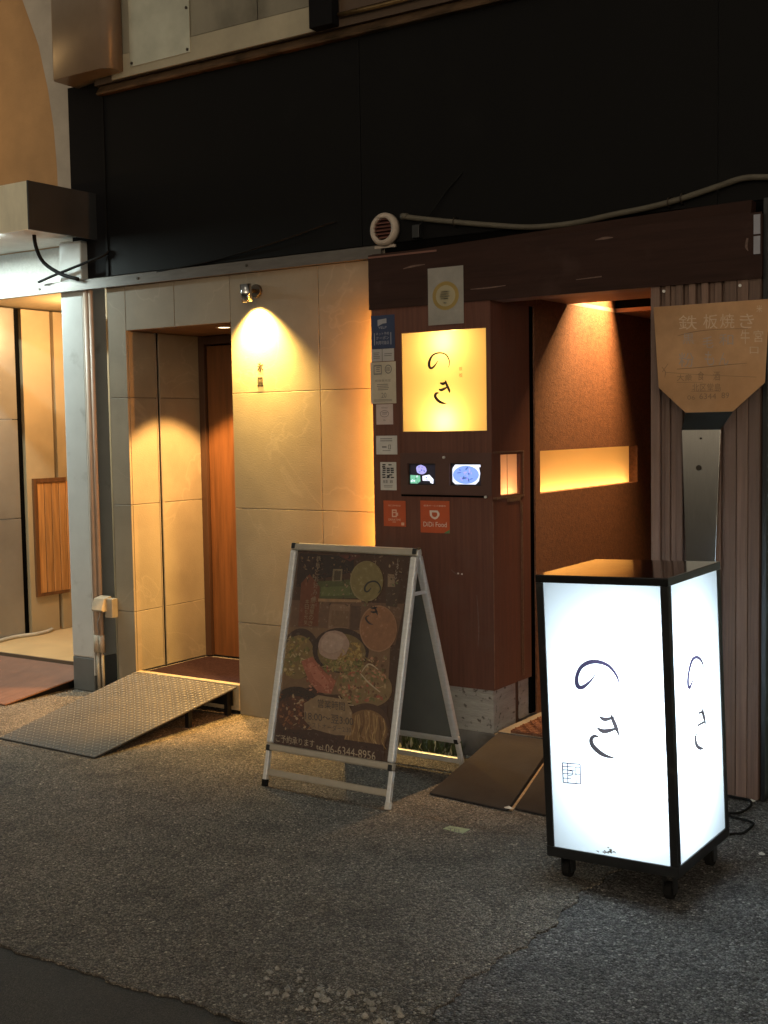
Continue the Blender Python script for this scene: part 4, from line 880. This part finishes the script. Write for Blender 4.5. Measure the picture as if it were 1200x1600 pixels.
b = B(); text(b, 'TEL', lambda x, y: hz(700 + x, 1293.5 + y + x*.13, .0032), 0, 0, 22, 6); obj('print', b, INK_GREY, tape_, fix=False)
for k, (px, py, lab) in enumerate(((795, 1263, 'tiny white paper scrap on the front edge of the rubber ramp'), (1155, 1243, 'crumpled white paper scrap at the foot of the slats'), (1174, 1252, 'second white paper scrap beside the slat corner'), (1190, 1335, 'flat white paper fleck right of the light box'))):
    p = hz(px, py, .012 if k == 0 else .002); b = B(); rr = random.Random(k); s = .016 if k else .02
    b.add([p + Vector((s*math.cos(a)*rr.uniform(.7, 1.2), s*.7*math.sin(a), .004*rr.random())) for a in [R(60*i) for i in range(6)]] + [p + Vector((0, 0, .010))] + [p + Vector((0, 0, -.001))], [(i, (i+1) % 6, 6) for i in range(6)] + [((i+1) % 6, i, 7) for i in range(6)])
    tag(obj('paper_scrap', b, PAPER, loc=tuple(p)), lab, 'litter')

# ------------------------------------------------------------------ A-frame poster stand
AW, ATOP, YT, YFo, YBk = .645, 1.012, -.700, -.958, -.335
ab = thing('a_frame_sign', 'aluminium A-frame stand with a glossy food poster', 'sign stand', (-2.937, -.66, 0))
XA0, XA1 = -2.937-AW/2, -2.937+AW/2
def leaf(s_top, y_bot, front):
    T = Vector((0, YT + (-.012 if front else .012), ATOP)); Bm = Vector((0, y_bot, .004))
    v = (T - Bm); Ln = v.length; ev = v.normalized(); en = ex.cross(ev) if front else -ex.cross(ev)
    if en.y * (-1 if front else 1) < 0: en = -en
    return Bm, ev, en, Ln
for front in (True, False):
    O, ev, en, Ln = leaf(None, YFo if front else YBk, front); O = O - en*.022
    L_ = lambda u, v, n_: O + ex*u + ev*v + en*n_
    def bar3(name, u0, u1, v0, v1, n0, n1, m, par, bevel=.004):
        b = B(); b.add([L_(u, v, q) for q in (n0, n1) for u, v in ((u0, v0), (u1, v0), (u1, v1), (u0, v1))], [(0,3,2,1),(4,5,6,7),(0,1,5,4),(1,2,6,5),(2,3,7,6),(3,0,4,7)]); return obj(name, b, m, par, bevel=bevel)
    fr = .030; PB = .150
    bar3('leg', XA0, XA0+.020, 0, PB-.001, 0, .020, ALU, ab); bar3('leg', XA1-.020, XA1, 0, PB-.001, 0, .020, ALU, ab)
    bar3('cross_bar', XA0+.0205, XA1-.0205,   .046, .074, .003, .017, ALU_D if front else ALU, ab)
    bar3('frame_rail', XA0, XA1, PB, PB+fr, 0, .026, ALU_D if front else ALU, ab, .007)
    bar3('frame_rail', XA0, XA1, Ln-fr, Ln, 0, .026, ALU_D if front else ALU, ab, .007)
    bar3('frame_rail', XA0, XA0+fr, PB+fr+.001, Ln-fr-.001, 0, .026, ALU, ab, .007)
    bar3('frame_rail', XA1-fr, XA1, PB+fr+.001, Ln-fr-.001, 0, .026, ALU, ab, .007)
    for u0 in (XA0+.002, XA1-.024): 
        for v0 in (PB-.002, Ln-.024): bar3('corner_cap', u0, u0+.022, v0, v0+.026, -.001, .0275, BLK_FRAME, ab, .005)
    for u0 in (XA0-.001, XA1-.021): bar3('foot', u0, u0+.022, -.002, .028, -.001, .021, RUBBER if u0 < -2.9 else WHITE, ab, .003)
    bar3('backing_board', XA0+fr, XA1-fr, PB+fr, Ln-fr, .004, .008, mat('grey_green_board', (.10, .105, .095), .6, vscale=5), ab, 0)
    if front:
        PP = (O, ev, en, Ln, PB, fr)
O, ev, en, Ln, PB, fr = PP
bbx = B(); bbx.add([O + ex*u + ev*v + en*q for q in (.009, .0105) for u, v in ((XA0+fr, PB+fr), (XA1-fr, PB+fr), (XA1-fr, Ln-fr), (XA0+fr, Ln-fr))], [(0,3,2,1),(4,5,6,7),(0,1,5,4),(1,2,6,5),(2,3,7,6),(3,0,4,7)])
for x in (XA0+.01, XA1-.01):
    b = B(); b.cyl((x-.012, YT, ATOP-.02), (x+.012, YT, ATOP-.02), .016, 14); obj('hinge', b, ALU, ab)
    b = B(); b.box(x-.003, x+.003, YT-.05, YT+.07, ATOP-.19, ATOP-.175); obj('stay', b, ALU, ab)
_pm = []
def pm(c, rough=.25):
    k = (c, rough)
    for i, (kk, m) in enumerate(_pm):
        if kk == k: return i
    c2_ = tuple(int(q*.82 + r_*.18) for q, r_ in zip(c, (112, 84, 60))) if rough < .3 else tuple(int(q*.85 + 9) for q in c)
    _pm.append((k, mat('print_%d_%d_%d' % c, s2l(c2_), rough, var=.18, vscale=45, coat=.35))); return len(_pm)-1
base_i = pm((58, 36, 22))
poster = obj('poster', bbx, [_pm[0][1]], ab)
lay = [0]
def pw_(layer):
    P0 = O + en*(.0108 + layer*.00012)
    return lambda x, y: on_plane(400 + x/3.403, 820 + y/3.403, P0, en)
U0, U1, V0, V1 = XA0+fr, XA1-fr, PB+fr, Ln-fr
def inside(p):
    d = p - O; return U0 < d.x < U1 and V0 < d.dot(ev) < V1
pb = B()
def clip(p):
    d = p - O; u = min(max(d.x, U0+.001), U1-.001); v = min(max(d.dot(ev), V0+.001), V1-.001); return O + ex*u + ev*v + en*d.dot(en)
def pf(pts, c, layer, rough=.25): P = pw_(layer); pb.poly([clip(P(x, y)) for x, y in pts], pm(c, rough))
rq = random.Random(11)
pf([(190,400),(790,420),(740,640),(150,600)], (96, 70, 52), 1)
pf([(140,540),(720,560),(700,900),(90,900)], (112, 84, 60), 2)
pf([(225,150),(330,155),(300,330),(215,330)], (38, 22, 16), 1)
pf([(330,160),(520,165),(520,250),(330,290)], (34, 24, 18), 1)
pf([(330,300),(520,290),(540,390),(330,395)], (66, 74, 40), 2); pf([(345,330),(500,325),(500,375),(345,380)], (84, 94, 52), 3)
pf([(330,392),(560,398),(560,412),(330,408)], (150, 118, 84), 4); pf([(240,310),(285,262),(340,330),(330,540),(225,540)], (98, 50, 28), 3)
pf([(395,420),(500,425),(490,560),(380,555)], (120, 92, 70), 3); pf([(405,455),(495,460),(488,545),(395,540)], (104, 78, 56), 4); pf([(505,430),(560,432),(548,560),(498,560)], (74, 52, 38), 3); pf([(410,235),(460,235),(455,300),(405,300)], (120, 108, 84), 4); pf([(418,245),(452,245),(448,295),(413,295)], (60, 52, 36), 5)
pf([(690,290),(770,300),(750,440),(690,430)], (60, 44, 32), 3); pf([(700,260),(735,265),(740,330),(700,330)], (128, 108, 84), 4)
pf([(440,165),(510,150),(560,165),(500,195)], (74, 34, 28), 3)
def flecks(n, x0, x1, y0, y1, cols, layer, s0, s1):
    for _ in range(int(n*2.6)):
        x, y = rq.uniform(x0, x1), rq.uniform(y0, y1); pf(ell(x, y, rq.uniform(s0, s1)*.7, rq.uniform(s0, s1)*.36, rq.random()*3.14, 7, .5, rq), rq.choice(cols), layer + rq.choice((0, 1, 2)))
flecks(40, 240, 780, 160, 300, [(90, 70, 50), (120, 100, 80), (52, 30, 22), (150, 130, 105), (30, 20, 16)], 4, 3, 16)
flecks(26, 330, 760, 300, 440, [(90, 98, 60), (140, 118, 90), (60, 46, 34)], 4, 3, 14)
# bowls
pf(ell(235, 685, 100, 135, .1), (52, 34, 24), 8); pf(ell(225, 705, 86, 118, .1), (116, 96, 58), 9); flecks(50, 150, 290, 600, 800, [(150, 128, 70), (170, 150, 110), (104, 100, 50), (130, 106, 60), (86, 84, 40)], 10, 6, 24)
pf(ell(450, 668, 150, 120, .05), (44, 28, 20), 13); pf(ell(455, 680, 128, 102, .05), (108, 90, 52), 14); pf(ell(412, 640, 84, 76, -.3, 26, .06, rq), (158, 132, 118), 18); pf(ell(405, 630, 62, 52, -.3, 20, .08, rq), (172, 148, 134), 19)
flecks(60, 360, 560, 690, 775, [(110, 106, 56), (136, 126, 74), (84, 88, 44), (150, 128, 78)], 15, 6, 20); flecks(22, 440, 560, 630, 720, [(160, 132, 70), (140, 108, 56), (176, 150, 90)], 16, 8, 22)
pf([(240,725),(300,700),(350,770),(425,830),(400,900),(330,890),(280,830)], (150, 86, 66), 20); pf([(270,740),(300,730),(390,840),(370,870),(310,820)], (172, 104, 82), 21); flecks(16, 270, 400, 740, 890, [(140, 66, 50), (180, 120, 96)], 22, 6, 16)
pf(ell(575, 860, 150, 110, .2), (124, 100, 66), 13); flecks(90, 440, 690, 700, 950, [(120, 100, 60), (150, 80, 60), (98, 96, 54), (164, 140, 100), (90, 60, 38), (172, 120, 90)], 14, 6, 24)
for P in ([(555,790,5),(600,840,8),(660,890,5)], [(560,785,4),(600,740,8),(650,770,4)], [(440,910,5),(470,950,7),(520,960,4)]):
    q_ = [(x, y, w_) for x, y, w_ in P]; ribbon(pb, q_, lambda x, y: clip(pw_(18)(x, y)), pm((176, 158, 128)))
pf([(80,900),(300,860),(520,1000),(700,960),(680,1240),(80,1160)], (52, 30, 20), 17)
pf(ell(215, 960, 120, 100, .1), (40, 24, 17), 18); pf(ell(205, 1000, 100, 90, .1), (70, 38, 24), 19); flecks(46, 110, 300, 900, 1090, [(110, 60, 36), (140, 90, 56), (52, 30, 20), (84, 44, 26), (164, 140, 110)], 20, 5, 20)
pf(ell(585, 1080, 128, 132, 0), (66, 42, 26), 19); pf(ell(585, 1095, 115, 112, 0), (116, 84, 50), 20)
for k in range(26):
    x = 480 + k*8.2; y = 985 + abs(k-13)*4; ribbon(pb, [(x, y, 3), (x+rq.uniform(-8, 14), y+60, 5), (x+rq.uniform(-20, 10), y+120, 5), (x+rq.uniform(-10, 20), y+165, 3)], lambda a, c_: clip(pw_(21)(a, c_)), pm(rq.choice(((150, 116, 72), (168, 134, 86), (96, 66, 38), (132, 98, 58)))), 4)
pf([(255,950),(330,905),(480,930),(512,1000),(505,1120),(420,1118),(300,1085),(258,1040)], (134, 112, 84), 24)
pf([(80,1085),(670,1170),(665,1265),(78,1165)], (48, 24, 16), 23)
# circles and logo
pf(ell(588, 300, 88, 108), (132, 120, 82), 24); pf(ell(590, 298, 84, 103), (118, 106, 66), 25); pf([(505,320),(560,330),(600,400),(590,420)], (118, 106, 66), 24)
pf(ell(650, 552, 100, 124), (150, 112, 82), 24); pf(ell(651, 552, 94, 117), (134, 92, 62), 25)
PL = pw_(27); cl = lambda x, y: clip(PL(x, y))
for P in ([(612,335,4),(595,355,7),(580,350,9),(580,330,9),(598,308,8),(630,300,8),(655,318,7),(662,345,6),(650,362,3)], [(608,440,5),(625,443,10),(645,438,5)], [(610,462,5),(628,465,10),(646,458,5)], [(628,432,4),(640,460,9),(646,480,4)], [(600,482,4),(585,492,8),(588,508,9),(605,525,8),(622,530,3)]): ribbon(pb, P, cl, pm((20, 14, 14), .3))
for k, ch in enumerate('鉄板とお好み焼'): text(pb, ch, cl, 322 - k*4, 165 + k*36, 24, 28, pm((140, 124, 104)))
for k, ch in enumerate('居酒屋のき'): text(pb, ch, cl, 290 - k*3, 390 + k*30, 24, 26, pm((146, 126, 100)))
for k, ch in enumerate('本日も元気'): text(pb, ch, cl, 262 - k*2, 395 + k*28, 20, 24, pm((146, 126, 100)))
for k, ch in enumerate('いらっしゃい'): text(pb, ch, cl, 752 - k*3, 185 + k*18, 10, 15, pm((200, 188, 170)))
text(pb, '営業時間', cl, 328, 925, 145, 46, pm((40, 26, 22), .3), .13); text(pb, '18:00〜翌3:00', cl, 262, 990, 255, 46, pm((40, 26, 22), .3), .13); text(pb, 'ラストオーダー2:30', cl, 270, 1045, 235, 32, pm((60, 42, 34), .3), .13)
text(pb, 'ご予約承ります', cl, 105, 1112, 205, 40, pm((176, 160, 138)), .16); text(pb, 'tel.', cl, 320, 1165, 45, 28, pm((176, 160, 138)), .16); text(pb, '06-6344-8956', cl, 370, 1165, 265, 46, pm((176, 160, 138)), .16)
obj('poster_print', pb, [m for _, m in _pm], poster, fix=False)
# a weedy tuft of leaves at the kerb behind the stand
b = B(); rw = random.Random(21)
for i in range(150):
    x, y = rw.uniform(-3.06, -2.74), rw.uniform(-.20, -.13); h = rw.uniform(.02, .10); a = rw.random()*6.28; l = rw.uniform(.012, .03)
    c2 = Vector((x, y, 0)); t_ = Vector((math.cos(a)*.03, math.sin(a)*.02, h)); s_ = Vector((-math.sin(a), math.cos(a), .2))*l*.35
    b.add([c2, c2 + t_*.6 + s_, c2 + t_, c2 + t_*.6 - s_], [(0,1,2,3)], 1 if rw.random() < .18 else 0)
tag(obj('weed_tuft', b, [mat('weed_leaf', (.06, .085, .035), .5, var=.4, vscale=40), mat('weed_blossom', (.55, .55, .45), .5)], loc=(-2.9, -.17, 0)), 'low tuft of green weeds with pale blossoms against the kerb', 'plant')

# ------------------------------------------------------------------ light box on casters
LW, LD, LH = .4555, .4511, .938
lrot = (Matrix.Rotation(-.0303, 3, 'Z') @ Matrix.Rotation(-.0313, 3, 'Y') @ Matrix.Rotation(.0154, 3, 'X'))
lb = thing('light_box_sign', 'tall glowing white light box sign with black frame on casters', 'light box', (-1.5251, -1.0751, .0903), lrot.to_euler())
LM = Matrix.LocRotScale(Vector((-1.5251, -1.0751, .0903)), lrot.to_quaternion(), None); LI = LM.inverted()
hw, hd_ = LW/2, LD/2; ps_ = .026
for sx in (-1, 1):
    for sy in (-1, 1):
        b = B(); b.box(sx*hw, sx*(hw-ps_), sy*hd_, sy*(hd_-ps_),   .0345, LH-.0265); obj('post', b, BLK_FRAME, lb, bevel=.0015)
b = B(); b.box(-hw-.001, hw+.001, -hd_-.001, hd_+.001, LH-.026, LH); obj('top_cap', b, [BLK_TOP], lb, bevel=.003)
b = B(); b.box(-hw-.001, hw+.001, -hd_-.001, hd_+.001, 0, .034); obj('base', b, BLK_FRAME, lb, bevel=.002)
PAN = translucent('opal_acrylic', (.70, .785, .84), .68)
for ax, s in (('y', -1), ('x', 1), ('y', 1), ('x', -1)):
    b = B()
    if ax == 'y': b.sheet(-hw+ps_+.0005, hw-ps_-.0005, s*(hd_-.004), s*(hd_-.004),   .0345, LH-.0265)
    else: b.sheet(s*(hw-.004), s*(hw-.004), -hd_+ps_+.0005, hd_-ps_-.0005,   .0345, LH-.0265)
    obj('lit_panel', b, PAN, lb)
def lplace(P, N):
    Pw, Nw = LM @ Vector(P), lrot @ Vector(N)
    return lambda x, y: LI @ on_plane(840 + x/4.2857, 980 + y/4.2857, Pw, Nw)
INKL = translucent('violet_black_ink', (.035, .028, .055), .75); INKB = translucent('brown_black_ink', (.034, .028, .030), .75)
f1 = lplace((0, -hd_+.0034, .5), (0, -1, 0)); b = B()
ribbon(b, [(395,305,3),(352,362,11),(300,402,19),(268,392,20),(262,335,17),(288,272,18),(338,238,21),(400,231,19),(468,254,15),(512,298,12),(538,345,9),(542,378,3)], f1, 0, k_=1.45)
obj('character', b, [INKL, INKB], lb, fix=False); b = B()
ribbon(b, [(412,597,6),(450,617,20),(512,604,8)], f1, 1, k_=1.45); ribbon(b, [(490,582,5),(502,615,16),(525,670,18),(550,735,5)], f1, 1, k_=1.45); ribbon(b, [(397,672,6),(445,697,22),(522,680,12)], f1, 1, k_=1.45)
ribbon(b, [(408,735,8),(378,730,16),(358,755,19),(372,797,21),(420,842,21),(470,866,15),(526,878,3)], f1, 1, k_=1.45)
obj('character', b, [INKL, INKB], lb, fix=False); b = B()
for P in ([(165,908,5),(285,918,5),(288,1050,5),(172,1040,5),(165,908,5)], [(200,912,4),(203,1043,4)], [(165,932,4),(284,938,4)], [(166,955,4),(250,958,4)], [(167,980,4),(288,985,4)], [(168,1010,4),(225,1012,4)], [(256,940,4),(258,1048,4)], [(205,958,4),(235,965,4),(232,990,4),(205,995,4)]):
    for a, c2 in zip(P, P[1:]): ribbon(b, [a, c2], f1, 0, k_=1.45)
obj('seal', b, [INKL, INKB], lb, fix=False)
f2 = lplace((hw-.0034, 0, .5), (1, 0, 0)); b = B()
ribbon(b, [(1046,335,3),(1032,375,8),(1016,408,12),(1007,370,11),(1013,300,10),(1035,222,12),(1065,201,15),(1095,222,10),(1114,272,3)], f2, 0, k_=1.45)
obj('character', b, [INKL, INKB], lb, fix=False); b = B()
ribbon(b, [(1075,577,8),(1105,568,14)], f2, 1, k_=1.45); ribbon(b, [(1104,545,4),(1111,590,14),(1126,650,4)], f2, 1, k_=1.45); ribbon(b, [(1070,660,10),(1116,634,12)], f2, 1, k_=1.45); ribbon(b, [(1070,705,4),(1056,740,10),(1066,790,15),(1090,811,17),(1113,808,4)], f2, 1, k_=1.45)
obj('character', b, [INKL, INKB], lb, fix=False); b = B()
for k, ch in enumerate('営業中です'): text(b, ch, f2, 984 + k*1.5, 970 + k*30, 16, 22, 2)
obj('small_lettering', b, [INKL, INKB, INK_GREY], lb, fix=False)
# grime low on the front panel
b = B(); rg = random.Random(4)
for _ in range(26):
    x, y = rg.gauss(400, 55), 1512 - abs(rg.gauss(0, 9)) + 0.09*(rg.random())
    b.poly([f1((950-840)*4.2857 + (x-400)*.6 + a*1.0, (1333-980)*4.2857 + (y-1512)*1.2 + c2) for a, c2 in ell(0, 0, rg.uniform(3, 12), rg.uniform(2, 6), rg.random(), 8, .5, rg)])
obj('grime', b, mat('panel_grime', (.20, .19, .16), .9), lb, fix=False)
for z_ in (.28, .47, .66): lamp('fluorescent', 'POINT', (0, 0, 0), 7.4, (.86, .95, 1.0), lb, .035).location = (.06, -.06, z_)
b = B(); b.cyl((.04, -.04, .06), (.04, -.04, .88), .012, 10); obj('tube', b, WHITE, lb)
# casters reach the ground under each corner
for sx, sy in ((-1, -1), (1, -1), (1, 1), (-1, 1)):
    q = LM @ Vector((sx*(hw-.05), sy*(hd_-.05), 0))
    top = LI @ q; gz = (LI @ Vector((q.x, q.y, 0.004))); dn = (gz - top)
    L0 = top; ln = dn.length; r_ = min(.028, ln*.36)
    cst = B(); cst.box(L0.x-.022, L0.x+.022, L0.y-.022, L0.y+.022, -.006, -.0005)
    cst.box(L0.x-.019, L0.x-.015, L0.y-.016, L0.y+.016, -ln+r_*.7, -.006); cst.box(L0.x+.015, L0.x+.019, L0.y-.016, L0.y+.016, -ln+r_*.7, -.006)
    co = obj('caster', cst, BLK_FRAME, lb); wb = B(); wb.cyl((L0.x-.012, L0.y, -ln+r_), (L0.x+.012, L0.y, -ln+r_), r_, 20); obj('wheel', wb, RUBBER, co, bevel=.003)
cp = [hz(px, py, .007) for px, py in ((1120, 1308), (1145, 1303), (1160, 1302), (1171, 1295), (1177, 1287), (1170, 1283), (1155, 1279), (1142, 1276), (1138, 1271), (1155, 1270), (1166, 1265), (1174, 1257), (1170, 1250), (1150, 1246), (1130, 1241))]
b = B(); b.tube(catmull([tuple(p) for p in cp], 4), .005, 8)
tag(obj('power_cord', b, RUBBER, loc=tuple(cp[0])), 'thin black power cord looping from the light box to the slats', 'cord')

# ------------------------------------------------------------------ right neighbour sliver
rn = thing('right_building', 'dark framed wall with greenish tiles past the slats', 'building', (-.9, .1, 0))
b = B(); b.box(XE+.002, XE+.018, -.10, .1, 0, 2.36); obj('dark_post', b, BLK_FRAME, rn)
GT = mat('greenish_tile', (.22, .26, .24), .4, var=.1, vscale=8, rand=.1)
for i in range(9):
    for j in range(8):
        b = B(); b.box(XE+.022 + j*.2, XE+.0195 + (j+1)*.2, -.05, -.03, .01 + i*.25, .2575 + i*.25); obj('tile', b, GT, rn, bevel=.002, seg=1)
b = B(); b.box(XE+.018, 2.0, -.03, .2, 0, 2.36); obj('wall', b, mat('dark_render', (.07, .068, .062), .8, vscale=4), rn)
np_ = thing('name_plate', 'narrow pale blue-grey plate in two halves at the beam end', 'plate', (-1.41, -.13, 2.15))
for z0, z1 in ((2.146, 2.214), (2.222, 2.296)):
    b = B(); b.box(-1.437, -1.412, -.1300, -.1265, z0, z1); obj('plate', b, mat('pale_blue_grey', (.30, .31, .36), .5), np_)
